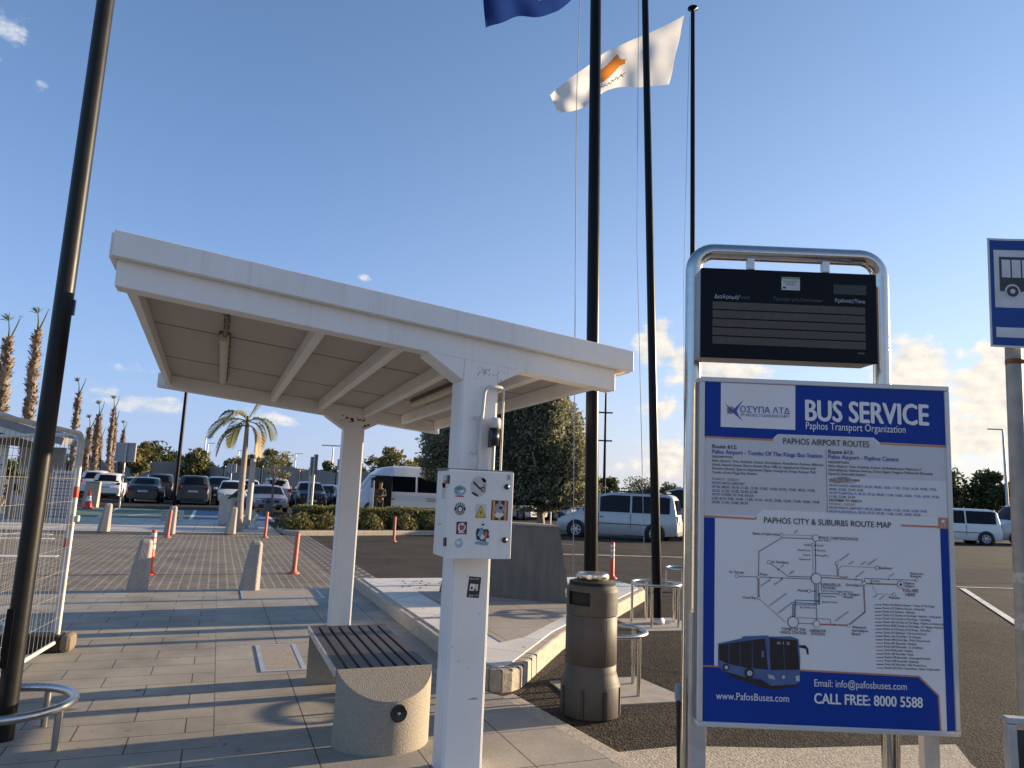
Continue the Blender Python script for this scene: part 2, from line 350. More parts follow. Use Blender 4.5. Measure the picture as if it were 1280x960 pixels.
# painted bays beyond the plaza
green_p = mat('green_road_paint', (.10, .175, .14), .8, var=.25, scale=1.5)
blue_p = mat('blue_road_paint', (.10, .165, .27), .8, var=.25, scale=1.5)
white_p = mat('white_road_paint', (.68, .65, .58), .8, var=.25, scale=3)
sheet('green_bay', -12, -1.0, 31.5, 38.0, .8, green_p, dz=.006)
sheet('blue_bay', -.85, 2.2, 31.5, 38.0, .8, blue_p, dz=.006)
def stripe(a, c, w, name='road_marking', dz=.010, m=None):
    a = Vector((a[0], a[1], 0)); c = Vector((c[0], c[1], 0)); t = (c-a).normalized(); n = Vector((-t.y, t.x, 0))*w/2
    k = max(1, int((c-a).length/2)); bb = MB(); vs = []
    for i in range(k+1):
        p = a+(c-a)*i/k
        for q in (p-n, p+n): vs.append((q.x, q.y, zg(q.x, q.y)+dz))
    bb.add(vs, [(2*i, 2*i+2, 2*i+3, 2*i+1) for i in range(k)]); return tag(bb.build(name, m or white_p), kind='structure')
stripe((-.92, 31.5), (-.92, 38), .14); stripe((2.25, 31.5), (2.25, 38), .14); stripe((-4.2, 31.5), (-4.2, 38), .14); stripe((-7.5, 31.5), (-7.5, 38), .14)
stripe((-4.0, 32), (-1.6, 36.5), .14); stripe((-7.2, 32), (-4.6, 37), .14); stripe((.2, 33), (1.4, 36), .1); stripe((1.4, 33), (.2, 36), .1)
for x in (-9.8, -7.3, -4.8, -2.4, .1, 2.5, 5.0, 7.4, 9.9): stripe((x, 46.6), (x, 52), .12)
stripe(G(700, 693, -.03), G(1000, 702, -.06), .16); stripe(G(1196, 734, -.03), G(1330, 738, -.03), .10); stripe(G(1203, 736, -.03), G(1300, 799, -.03), .11)
stripe(G(640, 676, -.03), G(716, 681, -.03), .3, dz=.007, m=mat('worn_white_paint', (.22, .205, .18), .85, var=.3, scale=2))
# strip of newer dark tarmac and worn paint on the right
newtar = asphalt_mat('new_tarmac', (.035, .035, .037), grain=90, contrast=.3)
p = [G(1180, 711, -.03), G(1420, 712, -.03), G(1420, 730, -.03), G(1180, 730, -.03)]
b = MB(); b.add([(q.x, q.y, zg(q.x, q.y)+.005) for q in p], [(0,1,2,3)]); tag(b.build('road_patch', newtar), kind='structure')
# coarse asphalt of the bus bay (nearer sheet)
p = [(2.31, 5.4), (2.5, 3.6), (3.7, -12), (14, -12), (14, 3), (9, 9), (7.2, 10.2), (6.6, 9.9), (2.75, 5.9)]
b = MB(); b.add([(q[0], q[1], zg(*q)+.004) for q in p], [tuple(range(len(p)))]); tag(b.build('bus_bay', asph_near), kind='structure')
rough_conc = mat('rough_concrete', (.40, .34, .265), .95, var=.4, scale=40, bump=1.0, bscale=70)
p = [G(772, 944, -.03), G(850, 936, -.03), G(990, 939, -.03), G(1120, 935, -.03), G(1195, 934, -.03), G(1215, 960, -.03), (3.9, 2.0, 0), (2.62, 2.4, 0)]
b = MB(); b.prism([(q[0], q[1]) for q in p], -.2, -.012); tag(b.build('concrete_footing', rough_conc), kind='structure')
foot_m = mat('smooth_concrete', (.36, .32, .27), .9, var=.15, scale=8)

# plinth
def zz(P): return (P[0], P[1])
pl = [(2.10, 11.55), (2.10, 5.75), (2.12, 5.66), (2.17, 5.61), (2.25, 5.575), (2.34, 5.59), (2.43, 5.65), (2.50, 5.725), (2.56, 5.80), (3.45, 6.92), (6.35, 9.9), (6.55, 10.3), (6.5, 10.9), (6.2, 11.4), (5.9, 11.55)]
def inset(poly, d):
    out = []
    n = len(poly); c = Vector((sum(q[0] for q in poly)/n, sum(q[1] for q in poly)/n))
    for i in range(n):
        a, q, e = Vector(poly[i-1]), Vector(poly[i]), Vector(poly[(i+1)%n])
        t1 = (q-a).normalized(); t2 = (e-q).normalized(); n1 = Vector((-t1.y, t1.x)); n2 = Vector((-t2.y, t2.x)); k = (n1+n2)
        k = k.normalized()*d/max(.4, math.sqrt((1+n1.dot(n2))/2)); out.append((q.x+k.x, q.y+k.y))
    return out
pin = inset(pl, .11); pmid = inset(pl, .50)
b = MB(); b.prism(pl, -.3, .14); tag(b.build('raised_island', kerb_m, bevel=.025), kind='structure')
b = MB(); b.prism(pin, .10, .149); tag(b.build('raised_island_paving', white_tile), kind='structure')
bp_ = [(2.62, 6.55), (2.95, 6.75), (5.35, 9.4), (4.4, 9.75), (2.7, 9.95)]
b = MB(); b.add([(q[0], q[1], .1535) for q in bp_], [tuple(range(len(bp_)))]); tag(b.build('raised_island_inlay', brown_tile), kind='structure')
# kerb joints at the island's nose: short sett kerbs, each separate block on the curve
nose = [(2.155, 5.622), (2.25, 5.573), (2.345, 5.596), (2.43, 5.650), (2.50, 5.724), (2.575, 5.813), (2.665, 5.926), (2.77, 6.058), (2.95, 6.283)]
b = MB()
for a, c in zip(nose[:-1], nose[1:]):
    a, c = Vector(a), Vector(c); t = (c-a).normalized(); n = Vector((t.y, -t.x)); a2 = a+t*.004; c2 = c-t*.004
    b.prism([tuple(a+n*.0-t*.004), tuple(a+t*.004), tuple(a+t*.004-n*.12), tuple(a-t*.004-n*.12)], -.1, .1415)
tag(b.build('raised_island_kerb_joints', mat('mortar_joint', (.10, .085, .065), .95)), kind='structure')
# loose black crumbs of litter on the island
b = MB()
for i in range(16):
    q = G(random.uniform(500, 556), random.uniform(726, 737), .151); b.box((q.x, q.y, .157), (random.uniform(.01, .03), random.uniform(.01, .03), .01), rz=random.random()*3)
tag(b.build('loose_crumbs', black_plastic), 'dark crumbs of litter scattered on the white island paving', 'litter', kind='stuff')

# far traffic island with pale kerb (under the clipped tree) and paler lane
b = MB(); c0 = AT(677, 650, 33.5)
isl = [(c0.x-6.5, c0.y+2.2), (c0.x-3, c0.y-.6), (c0.x+1.5, c0.y-2.2), (c0.x+3.2, c0.y-2.0), (c0.x+2.2, c0.y+.2), (c0.x-4, c0.y+3.6)]
b.prism(isl, -.4, .05); tag(b.build('tree_island', kerb_m, bevel=.03), kind='structure')
stripe((c0.x-8, c0.y+5.5), (c0.x+9, c0.y+.2), 1.6, dz=.012, m=mat('pale_blue_paint', (.33, .38, .43), .8, var=.2, scale=1))

# flush access covers with steel rims
def cover(label, x0, x1, y0, y1, infill):
    t = thing('access_cover', label, 'access cover', ((x0+x1)/2, (y0+y1)/2, 0))
    w, d = x1-x0, y1-y0; bb = MB()
    for sx in (-1, 1): bb.box((sx*(w/2-.02), 0, .003), (.04, d, .008))
    for sy in (-1, 1): bb.box((0, sy*(d/2-.02), .003), (w-.08, .04, .008))
    bb.build('rim', mat('pale_zinc_rim', (.45, .47, .50), .5, .3), t); bb = MB(); bb.box((0, 0, .002), (w-.085, d-.085, .006)); bb.build('infill', infill, t)
infill = mat('cover_infill', (.35, .295, .24), .8, var=.2, scale=30)
cover('square paved cover with pale steel rim to the left of the bench', .47, .84, 6.5, 7.55, infill)
cover('wide pale rimmed cover beside the right hand stone bollard', .43, 1.52, 10.45, 11.3, infill)

def off(mb, L):
    L = Vector(L); mb.v = [tuple(Vector(p)-L) for p in mb.v]; return mb

# ------------------------------------------------------------------ bus shelter
def zr(x): return 2.50 - .094*(x+.58)
def shelter(loc_fn=None):
    L = Vector((1.39, 4.08, 0))
    t = thing('bus_shelter', 'white steel bus shelter with sloping flat roof on two posts over the bench', 'bus shelter', L)
    def slope_box(x0, x1, y0, y1, a, c, mb, mi=0):   # box following the roof slope, a..c above the beam's lower edge
        mb.hexa([(x0,y0,zr(x0)+a),(x1,y0,zr(x1)+a),(x1,y1,zr(x1)+a),(x0,y1,zr(x0)+a),(x0,y0,zr(x0)+c),(x1,y0,zr(x1)+c),(x1,y1,zr(x1)+c),(x0,y1,zr(x0)+c)], mi); return mb
    for (yc, xa, xb) in ((4.08, -.58, 2.31), (8.40, -.70, 2.40)):
        mb = MB(); mb.box((1.39, yc, 1.165), (.215, .20, 2.33)); mb.box((1.39, yc, .006), (.235, .22, .012))
        for sx in (-1, 1): mb.box((1.39+sx*.1105, yc, 1.11), (.012, .19, 2.18))
        off(mb, L).build('post', white_steel, t, bevel=.006)
        mb = MB()
        for (sx, xe) in ((-1, 1.06), (1, 1.66)):
            xs = 1.39+sx*.108; pts = [(xs, yc-.098, 2.20), (xs, yc-.098, zr(xs)+.02), (xe, yc-.098, zr(xe)+.02), (xe, yc-.098, zr(xe)-.004)]
            mb = MB(); mb.extr(pts, (0, .196, 0)); off(mb, L).build('bracket', white_steel, t, bevel=.003)
        mb = MB(); slope_box(xa, xb, yc-.101, yc+.02, 0, .145, mb); off(mb, L).build('beam', white_steel, t, bevel=.005)
    mb = MB(); slope_box(-.60, 2.41, 3.92, 3.976, .138, .272, mb); slope_box(-.60, 2.41, 8.46, 8.53, .138, .272, mb)
    for (x0, x1) in ((-.62, -.585), (2.385, 2.42)): slope_box(x0, x1, 3.976, 8.46, .138, .272, mb)
    off(mb, L).build('fascia', white_steel, t, bevel=.004)
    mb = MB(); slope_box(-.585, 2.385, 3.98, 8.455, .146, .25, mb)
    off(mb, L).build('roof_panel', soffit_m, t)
    for y in (5.5, 7.0): mb = MB(); slope_box(-.58, 2.38, y, y+.012, .142, .1465, mb); off(mb, L).build('sheet_seam', mat('soffit_seam', (.20, .19, .18), .6), t)
    for (xn, xf, w) in ((-.53, -.60, .05), (.48, .47, .055), (.96, .99, .055), (1.40, 1.50, .055), (1.90, 1.95, .055), (2.30, 2.35, .045)):
        mb = MB(); h0, h1 = .045, .1455
        p = [(xn-w/2, 4.102), (xn+w/2, 4.102), (xf+w/2, 8.298), (xf-w/2, 8.298)]
        mb.hexa([(x, y, zr(x)+h0) for x, y in p]+[(x, y, zr(x)+h1) for x, y in p]); off(mb, L).build('purlin', white_steel, t, bevel=.004)
    tube_m = mat('old_lamp_diffuser', (.55, .50, .40), .5, var=.15, scale=20)
    for (x, ya, yb) in ((-.06, 5.35, 7.75), (1.72, 4.9, 6.9)):
        mb = MB(); z = zr(x)+.105; mb.tube([(x, ya, z), (x, yb, z)], .034, 12); mb.box((x, (ya+yb)/2, z+.025), (.075, yb-ya, .03), 1)
        for k in range(9): mb.box((x+.036, ya+.12+k*(yb-ya-.2)/8, z+.005), (.014, .03, .03), 1)
        q = off(mb, L).build('tube_light', [tube_m, mat('lamp_tray', (.12, .11, .10), .6)], t)
        mb = MB(); mb.tube([(x, 4.15, z+.02), (x-.012, 4.5, z+.012), (x+.015, 4.9, z+.02), (x, ya, z+.01)], .013, 8)
        for k in range(5): mb.box((x+.01, 4.3+k*.2, z+.022), (.035, .035, .03))
        off(mb, L).build('conduit', mat('dirty_conduit', (.16, .14, .12), .7, var=.4, scale=30), t)
    mb = MB(); xa, xb, y = 1.405, 1.535, 3.945
    mb.tube([(xa-.02, y, 1.665), (xa-.012, y, 1.9), (xa, y, 2.12)] + [(xa+.045*(1-math.cos(a)), y, 2.12+.05*math.sin(a)) for a in [k*math.pi/10 for k in range(1, 6)]] + [(xb-.03, y, 2.172), (xb, y+.03, 2.168), (xb+.005, y+.12, 2.165)], .011, 8)
    mb.tube([(1.535, 3.965, 1.665), (1.535, 3.965, 2.16)], .007, 8)
    for z in (1.78, 1.98): mb.box((xa-.03, y+.012, z), (.05, .012, .02))
    off(mb, L).build('cable_pipe', mat('white_pvc', (.55, .53, .50), .5, var=.1), t)
    mb = MB(); mb.lathe([(.0, .0), (.036, .0), (.036, .05), (.03, .06), (0, .06)], (1.475, 3.935, 1.925), 16, 1); mb.lathe([(0, -.10), (.03, -.10), (.03, 0), (0, 0)], (1.475, 3.935, 1.923), 16, 0)
    mb.box((1.45, 3.93, 1.86), (.018, .03, .10), 0); mb.tube([(1.477, 3.945, 1.66), (1.477, 3.945, 1.83)], .011, 8, 1)
    off(mb, L).build('photocell_socket', [black_plastic, mat('white_pvc', (.5, .5, .5))], t)
    # rust at the far joint
    mb = MB()
    for k in range(26):
        x = 1.39+random.gauss(0, .11); z = 2.30+random.gauss(0, .035); mb.box((x, 8.2975, z), (random.uniform(.008, .035), .002, random.uniform(.006, .022)))
    off(mb, L).build('rust_marks', rust, t)
    mb = MB()
    rr = random.Random(3)
    for k in range(14):
        z = rr.uniform(.12, 2.0); x = 1.39+rr.uniform(-.10, .10); mb.box((x, 3.9795, z), (rr.uniform(.003, .014), .002, rr.uniform(.002, .007)))
    for k in range(30): mb.box((1.39+rr.gauss(.03, .06), 3.9785, 2.26+rr.gauss(0, .02)), (rr.uniform(.003, .009), .002, rr.uniform(.003, .008)))
    mb.box((1.435, 3.9792, .40), (.055, .002, .006)); mb.box((1.44, 3.9792, .405), (.03, .002, .005))
    off(mb, L).build('scuff_marks', mat('scuff', (.42, .40, .38), .8), t)
    return t, L
sh, shL = shelter()

# electrical cabinet on the near post
def cabinet():
    L = Vector((1.335, 3.82, 1.195))
    t = thing('electrical_cabinet', 'pale grey steel cabinet covered in stickers on the near shelter post', 'cabinet', L)
    cab = mat('cabinet_paint', (.74, .72, .69), .4, var=.05, scale=3)
    weather(cab, .5)
    mb = MB(); mb.box((1.335, 3.863, 1.428), (.366, .222, .466)); off(mb, L).build('body', cab, t, bevel=.006)
    mb = MB(); mb.box((1.335, 3.737, 1.428), (.378, .026, .472)); off(mb, L).build('door', cab, t, bevel=.004)
    mb = MB(); mb.box((1.335, 3.86, 1.668), (.372, .235, .010)); off(mb, L).build('cap', mat('grimy_cap', (.20, .19, .18), .7, var=.4), t)
    Y = 3.7235
    for z in (1.584, 1.294):
        mb = MB(); mb.lathe([(0, 0), (.015, 0), (.015, .010), (0, .012)], (1.482, Y, z), 20, 0, axis=Vector((0, -1, 0))); off(mb, L).build('lock', black_plastic, t)
    for z in (1.61, 1.28):
        mb = MB(); mb.box((1.146, 3.737, z), (.010, .03, .045)); off(mb, L).build('hinge', black_plastic, t)
    def P(u, v): return PL(u, v, (0, Y, 0), (0, 1, 0))
    def disc(cx, cz, rx, rz, y, mi, mb, n=28, wob=0, seed=0):
        r = random.Random(seed); pts = []
        for k in range(n):
            a = 2*math.pi*k/n; f = 1+wob*(r.random()-.5); pts.append((cx+rx*f*math.cos(a), y, cz+rz*f*math.sin(a)))
        mb.extr(pts, (0, -.0006, 0), mi)
    def sticker(u, v, builder, mats, label):
        p = P(u, v); mb = MB(); builder(p.x, p.z, mb); off(mb, L).build('sticker', mats, t, label=label)
    K = mat('ink_black', (.02, .02, .022), .5); W = mat('ink_white', (.68, .67, .64), .5)
    BL = mat('ink_blue', (.06, .22, .42), .5, var=.6, scale=60, col2=(.35, .5, .6)); GR = mat('ink_green', (.10, .25, .12), .5)
    RD = mat('ink_red', (.40, .06, .05), .5); OR_ = mat('ink_orange', (.62, .26, .05), .5); YL = mat('ink_yellow', (.72, .50, .03), .5); MR = mat('ink_maroon', (.09, .02, .03), .5)
    GY = mat('ink_grey_mottle', (.08, .09, .11), .5, scale=90, col2=(.50, .52, .55))
    def s1(x, z, mb):
        disc(x, z, .034, .027, Y, 0, mb); disc(x-.006, z+.010, .018, .010, Y-.0008, 1, mb, wob=.5, seed=2); disc(x+.010, z-.004, .012, .008, Y-.0008, 2, mb, wob=.5, seed=3)
        mb.box((x, Y-.0008, z-.031), (.05, .001, .007), 3)
    sticker(575, 613, s1, [BL, GR, W, RD], 'blue oval sticker with a green island and red caption')
    def s2(x, z, mb):
        disc(x, z, .047, .056, Y, 0, mb, 40)
        r = random.Random(5)
        for (a, c, w) in (((-.03, .02), (-.005, -.002), .010), ((-.005, -.002), (.022, -.024), .010), ((.02, .04), (.035, .03), .016), ((-.035, -.035), (-.005, -.05), .013), ((.01, -.01), (.028, -.005), .006), ((.03, .01), (.034, -.03), .004)):
            for k in range(7):
                q = Vector(a)+(Vector(c)-Vector(a))*k/6; mb.box((x+q.x+r.uniform(-.002, .002), Y-.0008, z+q.y), (.008, .001, w*r.uniform(.6, 1.2)), 1)
    sticker(598.5, 608, s2, [mat('torn_sticker', (.50, .49, .47), .7, var=.1, scale=40), MR], 'round pale sticker partly torn away')
    def s3(x, z, mb):
        disc(x, z, .034, .037, Y, 0, mb, 36); disc(x, z, .031, .034, Y-.0008, 1, mb, 36); disc(x, z, .019, .021, Y-.0016, 0, mb, 30); disc(x, z, .017, .019, Y-.0024, 1, mb, 30)
        disc(x, z-.002, .010, .012, Y-.0032, 0, mb, 20)
        for k in range(14):
            if k in (0, 7): continue
            a = 2*math.pi*k/14; M_ = Matrix.Rotation(-(a-math.pi/2), 3, 'Y'); mb.box((x+.0255*math.cos(a), Y-.003, z+.028*math.sin(a)), (.005, .001, .009), 2, M=M_)
    sticker(575, 636, s3, [W, K, W], 'black round sticker with white ring of letters')
    def s4(x, z, mb):
        mb.box((x, Y, z+.004), (.064, .0006, .078), 2)
        mb.extr([(x-.030, Y-.0008, z-.029), (x+.030, Y-.0008, z-.029), (x, Y-.0008, z+.036)], (0, -.0006, 0), 1)
        mb.extr([(x-.026, Y-.0016, z-.026), (x+.026, Y-.0016, z-.026), (x, Y-.0016, z+.030)], (0, -.0006, 0), 0)
        mb.extr([(x+.004, Y-.0024, z+.016), (x-.007, Y-.0024, z-.006), (x+.001, Y-.0024, z-.005), (x-.004, Y-.0024, z-.022), (x+.008, Y-.0024, z-.001), (x+.001, Y-.0024, z-.002)], (0, -.0006, 0), 1)
    sticker(601, 640, s4, [YL, K, mat('sticker_backing', (.57, .56, .54), .5)], 'yellow warning triangle with a black lightning bolt')
    def s5(x, z, mb):
        mb.box((x, Y, z), (.098, .0006, .108), 0)
        for dx in (-.035, .0, .035): mb.box((x+dx, Y-.0008, z), (.014, .0006, .104), 1)
        disc(x, z+.004, .034, .036, Y-.0016, 2, mb, 26, .35, 8); disc(x-.004, z-.026, .030, .014, Y-.0024, 3, mb, 18, .6, 9); disc(x+.008, z+.014, .012, .010, Y-.0024, 0, mb, 14, .6, 4)
    sticker(624.5, 638, s5, [K, OR_, GY, W], 'square orange and black sticker with a grey figure')
    def s6(x, z, mb):
        mb.box((x, Y, z), (.060, .0006, .066), 0); disc(x, z+.003, .022, .024, Y-.0008, 1, mb, 24, .2, 2); disc(x, z+.003, .014, .015, Y-.0016, 2, mb, 18, .5, 6); mb.box((x, Y-.0016, z-.024), (.034, .0006, .006), 1)
    sticker(577, 660, s6, [MR, W, RD], 'dark square sticker with a pale round badge')
    def s7(x, z, mb): disc(x, z, .023, .026, Y, 0, mb, 26); disc(x-.003, z+.004, .012, .010, Y-.0008, 1, mb, 14, .8, 6)
    sticker(573.5, 679, s7, [mat('ink_pale_blue', (.33, .47, .56), .5, var=.3, scale=50), W], 'small pale blue round sticker')
    def s8(x, z, mb):
        disc(x, z+.012, .036, .042, Y, 1, mb, 18, .6, 12); disc(x-.012, z+.018, .016, .026, Y-.0008, 0, mb, 14, .7, 13); disc(x+.015, z+.006, .014, .024, Y-.0008, 2, mb, 14, .8, 14); disc(x, z+.0, .012, .013, Y-.0016, 3, mb, 12, .7, 15)
        mb.extr([(x-.042, Y-.001, z-.040), (x+.030, Y-.001, z-.047), (x+.038, Y-.001, z-.030), (x-.002, Y-.001, z-.020), (x-.038, Y-.001, z-.026)], (0, -.0006, 0), 0)
        mb.extr([(x-.010, Y-.0008, z+.070), (x+.010, Y-.0008, z+.070), (x, Y-.0008, z+.056)], (0, -.0006, 0), 1)
    sticker(603, 671, s8, [BL, K, mat('ink_rust', (.42, .12, .07), .5, var=.5, scale=70), W], 'jagged blue and rust coloured sticker')
    mb = MB(); p = P(638, 597); mb.box((p.x-.01, Y, p.z), (.026, .0006, .032), 0); mb.box((p.x-.01, Y-.0008, p.z), (.014, .0006, .016), 1); off(mb, L).build('sticker', [mat('ink_pink', (.52, .44, .43)), GY], t, label='small faded pinkish sticker in the upper corner')
    mb = MB()
    for (z, h, mi) in ((1.56, .05, 0), (1.585, .015, 1), (1.52, .03, 0)): mb.box((1.1512, 3.83, z), (.0008, .06, h), mi)
    mb.box((1.1512, 3.80, 1.60), (.0008, .10, .07), 0); mb.box((1.1508, 3.80, 1.595), (.0008, .05, .02), 1); mb.box((1.1508, 3.87, 1.365), (.0008, .06, .004), 1)
    off(mb, L).build('side_label', [mat('label_paper', (.58, .53, .48), .6), RD], t)
    # sticker on the post itself belongs to the shelter
    Yp = 3.9785; q = PL(592.5, 734, (0, Yp, 0), (0, 1, 0)); mb = MB()
    M_ = Matrix.Rotation(R_(5), 3, 'Y')
    mb.box((q.x, Yp, q.z), (.074, .0008, .116), 0, M=M_)
    for (dx, dz, w, h) in ((-.012, 0, .028, .038), (.018, -.002, .010, .036), (.006, .004, .008, .026)): mb.box((q.x+dx, Yp-.001, q.z+dz), (w, .0008, h), 1, M=M_)
    mb.box((q.x-.014, Yp-.002, q.z-.004), (.012, .0008, .014), 0, M=M_)
    for dz in (.046, -.046): 
        for k in range(7): mb.box((q.x-.026+k*.0085, Yp-.001, q.z+dz), (.005, .0008, .010), 2, M=M_)
    off(mb, shL).build('sticker', [K, W, GY], sh, label='black rectangular sticker with white emblem below the cabinet')
cabinet()

# ------------------------------------------------------------------ bench
weather(concrete, .55, (.14, .12, .10))
def bench():
    L = Vector((1.07, 5.3, 0))
    t = thing('bench', 'concrete ended bench with dark slatted seat under the shelter', 'bench', L)
    def end(yb, sgn):
        # D plan: straight back at yb, curved front bulging by sgn; top falls away towards the bulge
        n = 18; w = .30; depth = .245; pts = []
        R0 = (w*w+depth*depth)/(2*depth); a0 = math.asin(w/R0)
        for k in range(n+1):
            a = -a0+2*a0*k/n; pts.append((1.075+R0*math.sin(a), yb+sgn*(R0*math.cos(a)-(R0-depth))))
        vs = []; N_ = n+1
        def ztop(y): d = abs(y-yb); return .445-.58*d
        for (x, y) in pts: vs.append((x, y, 0))
        for (x, y) in pts: vs.append((x, y, ztop(y)))
        fs = [(k, k+1, N_+k+1, N_+k) for k in range(n)]; mb = MB(); mb.add(vs, fs, 0, True)
        mb.add([vs[0], vs[n], vs[N_+n], vs[N_]], [(0, 1, 2, 3)]); mb.add(vs[N_:], [tuple(range(N_))]); mb.add(vs[:N_], [tuple(range(N_))])
        o = off(mb, L).build('end_block', concrete, t, bevel=.006)
        q = MB(); yy = yb+sgn*(depth+.001); cx = 1.115
        q.lathe([(0, .003), (.040, .003), (.047, .008), (.050, .003), (.052, -.012)], (cx, yy, .235), 28, 0, axis=Vector((0, sgn, 0)))
        q.lathe([(0, .008), (.008, .008), (.010, .003)], (cx, yy, .235), 14, 1, axis=Vector((0, sgn, 0)))
        off(q, L).build('medallion', [mat('bronze_plaque', (.05, .05, .05), .35, .7), steel], o) if sgn < 0 else None
        return o
    end(4.62, -1); end(6.02, 1)
    mb = MB()
    for k in range(8):
        x = .80+k*.0775; mb.box((x, 5.32, .425), (.058, 1.39, .032))
    mb.box((1.07, 4.80, .395), (.56, .05, .03), 1); mb.box((1.07, 5.85, .395), (.56, .05, .03), 1)
    off(mb, L).build('seat', [dark_wood, galv], t, bevel=.004)
    mb = MB(); mb.box((.765, 5.32, .425), (.012, 1.4, .045)); off(mb, L).build('edge_rail', galv, t)
bench()

# ------------------------------------------------------------------ litter bin
def bin_():
    c = G(737, 893, -.03); L = Vector((c.x, c.y, -.03))
    t = thing('litter_bin', 'tall brown grey cylindrical litter bin with steel ashtray on top', 'litter bin', L, rz=CAM_R)
    pm_ = mat('bin_plastic', (.062, .054, .045), .6, var=.12, scale=7, bump=.1, bscale=60)
    mb = MB(); mb.lathe([(.195, 0), (.205, .012), (.214, .014), (.217, .02), (.217, .225), (.212, .238)], n=48)
    for a in (200, 248, 292, 340, 20, 160): 
        x, y = .213*math.cos(R_(a)), .222*math.sin(R_(a)); mb.box((x, y, .12), (.022, .022, .19), 1, rz=R_(a))
    mb.build('base', [pm_, mat('bin_slot', (.03, .027, .024), .6)], t)
    mb = MB(); mb.lathe([(.211, .236), (.206, .26), (.192, .30), (.188, .315), (.188, .36), (.183, .364), (.183, .37), (.189, .374), (.189, .70), (.183, .705), (.183, .715), (.190, .72)], n=64)
    for a in (-62, -118, 0, 180): 
        x, y = .1885*math.cos(R_(a)), .1885*math.sin(R_(a)); mb.box((x, y, .53), (.006, .006, .33), rz=R_(a))
    mb.build('body', pm_, t)
    weather(pm_, .6, (.20, .18, .16))
    # hood with a real opening
    n = 64; za, zb = .79, .885; a0, a1 = R_(203), R_(258); mb = MB()
    prof = [(.190, .72), (.193, za), (.193, zb), (.190, .905), (.165, .945), (.140, .96), (.110, .963), (0, .963)]
    for i in range(len(prof)-1):
        (r0, z0), (r1, z1) = prof[i], prof[i+1]
        for j in range(n):
            A, B = 2*math.pi*j/n, 2*math.pi*(j+1)/n; mid = (A+B)/2
            if i == 1 and a0 < mid < a1: continue
            mb.add([(r0*math.cos(A), r0*math.sin(A), z0), (r0*math.cos(B), r0*math.sin(B), z0), (r1*math.cos(B), r1*math.sin(B), z1), (r1*math.cos(A), r1*math.sin(A), z1)], [(0,1,2,3)], 0, True)
    ho = mb.build('hood', pm_, t)
    mb = MB(); mb.lathe([(.0, .70), (.175, .70), (.175, .95), (0, .95)], n=32); mb.build('liner', mat('bin_dark_inside', (.012, .011, .01), .8), ho)
    mb = MB(); mb.lathe([(.095, .96), (.115, .96), (.118, .985), (.118, 1.005), (.112, 1.012), (.095, 1.008), (.09, .985), (0, .98)], n=40)
    for k in range(10):
        a = 2*math.pi*k/10; mb.box((.118*math.cos(a), .118*math.sin(a), .985), (.02, .03, .018), rz=a)
    mb.build('ashtray', mat('polished_ashtray', (.58, .52, .42), .3, 1, var=.3, scale=40), t)
    mb = MB(); mb.box((-.190, .0, .87), (.03, .04, .035), rz=R_(4)); mb.box((-.192, -.0, .835), (.016, .022, .03), rz=R_(4)); mb.build('lock', steel, t, bevel=.004)
bin_()

# ------------------------------------------------------------------ hoops, flagpoles, lamp
def hoop(label, c, r, h, tr, legs, rot=0):
    t = thing('hoop_guard', label, 'hoop guard', c, group='steel hoop guards round the poles')
    mb = MB(); mb.tube([(r*math.cos(2*math.pi*k/40), r*math.sin(2*math.pi*k/40), h) for k in range(40)], tr, 12, closed=True); mb.build('ring', steel, t)
    for k in range(legs):
        a = rot+2*math.pi*k/legs; x, y = r*math.cos(a), r*math.sin(a); mb = MB(); mb.tube([(x, y, 0), (x, y, h-tr*.6)], tr*.85, 12); mb.build('leg', steel, t)
    return t
def lean_pole(name, label, cat, group, base, top_r, base_r, h, lean_deg, parts, lean_axis=None):
    t = thing(name, label, cat, base, group=group)
    ax = lean_axis or gF; q = Matrix.Rotation(R_(lean_deg), 4, Vector((math.sin(YAW), math.cos(YAW), 0)))
    t.rotation_euler = q.to_euler(); return t
fpA = AT(740, 730, 6.55); fpA.z = -.03
fpB = AT(822, 776, 9.45); fpB.z = -.03
fpC = AT(866.5, 320, 12.9); fpC.z = -.03
foot_poly = [(-.5, -.42), (.5, -.5), (.46, .45), (-.42, .5)]
def flagpole(label, base, lean, h, r0, r1):
    t = lean_pole('flagpole', label, 'flagpole', 'black flagpoles on the raised island edge', base, r1, r0, h, lean, 0)
    mb = MB(); mb.tube([(0, 0, 0), (0, 0, h*.5), (0, 0, h)], [r0, (r0+r1)/2, r1], 20); mb.build('pole', black_paint, t)
    mb = MB(); mb.lathe([(0, 0), (r0*1.5, 0), (r0*1.5, .06), (r0*1.08, .09)], n=20); mb.box((r0*1.6, -.02, .03), (.10, .10, .055)); mb.build('base_collar', galv, t)
    mb = MB(); mb.lathe([(r1, h), (r1*.8, h+.05), (r1*.8, h+.07), (.10, h+.10), (.10, h+.12), (.04, h+.15), (0, h+.155)], n=20); mb.build('finial', black_paint, t)
    mb = MB(); x = -(r0+.05); pts = [(x*math.cos(YAW)-.05, x*-math.sin(YAW), .9), (x*1.6*math.cos(YAW), x*1.6*-math.sin(YAW), h*.5), (-(r1+.03), 0, h-.1)]
    mb.tube(pts, .004, 6); mb.build('halyard', mat('halyard_rope', (.35, .36, .4), .8), t); return t
flagpole('nearest black flagpole rising behind the litter bin', fpA, -.85, 11.0, .063, .05)
flagpole('middle black flagpole inside the steel hoop right of the bin', fpB, -1.75, 10.2, .062, .045)
hC = PL(866, 10, fpC, (math.sin(YAW), math.cos(YAW), 0)).z
flagpole('farthest black flagpole flying the white flag', fpC, -.1, hC-.12+.03, .055, .04)
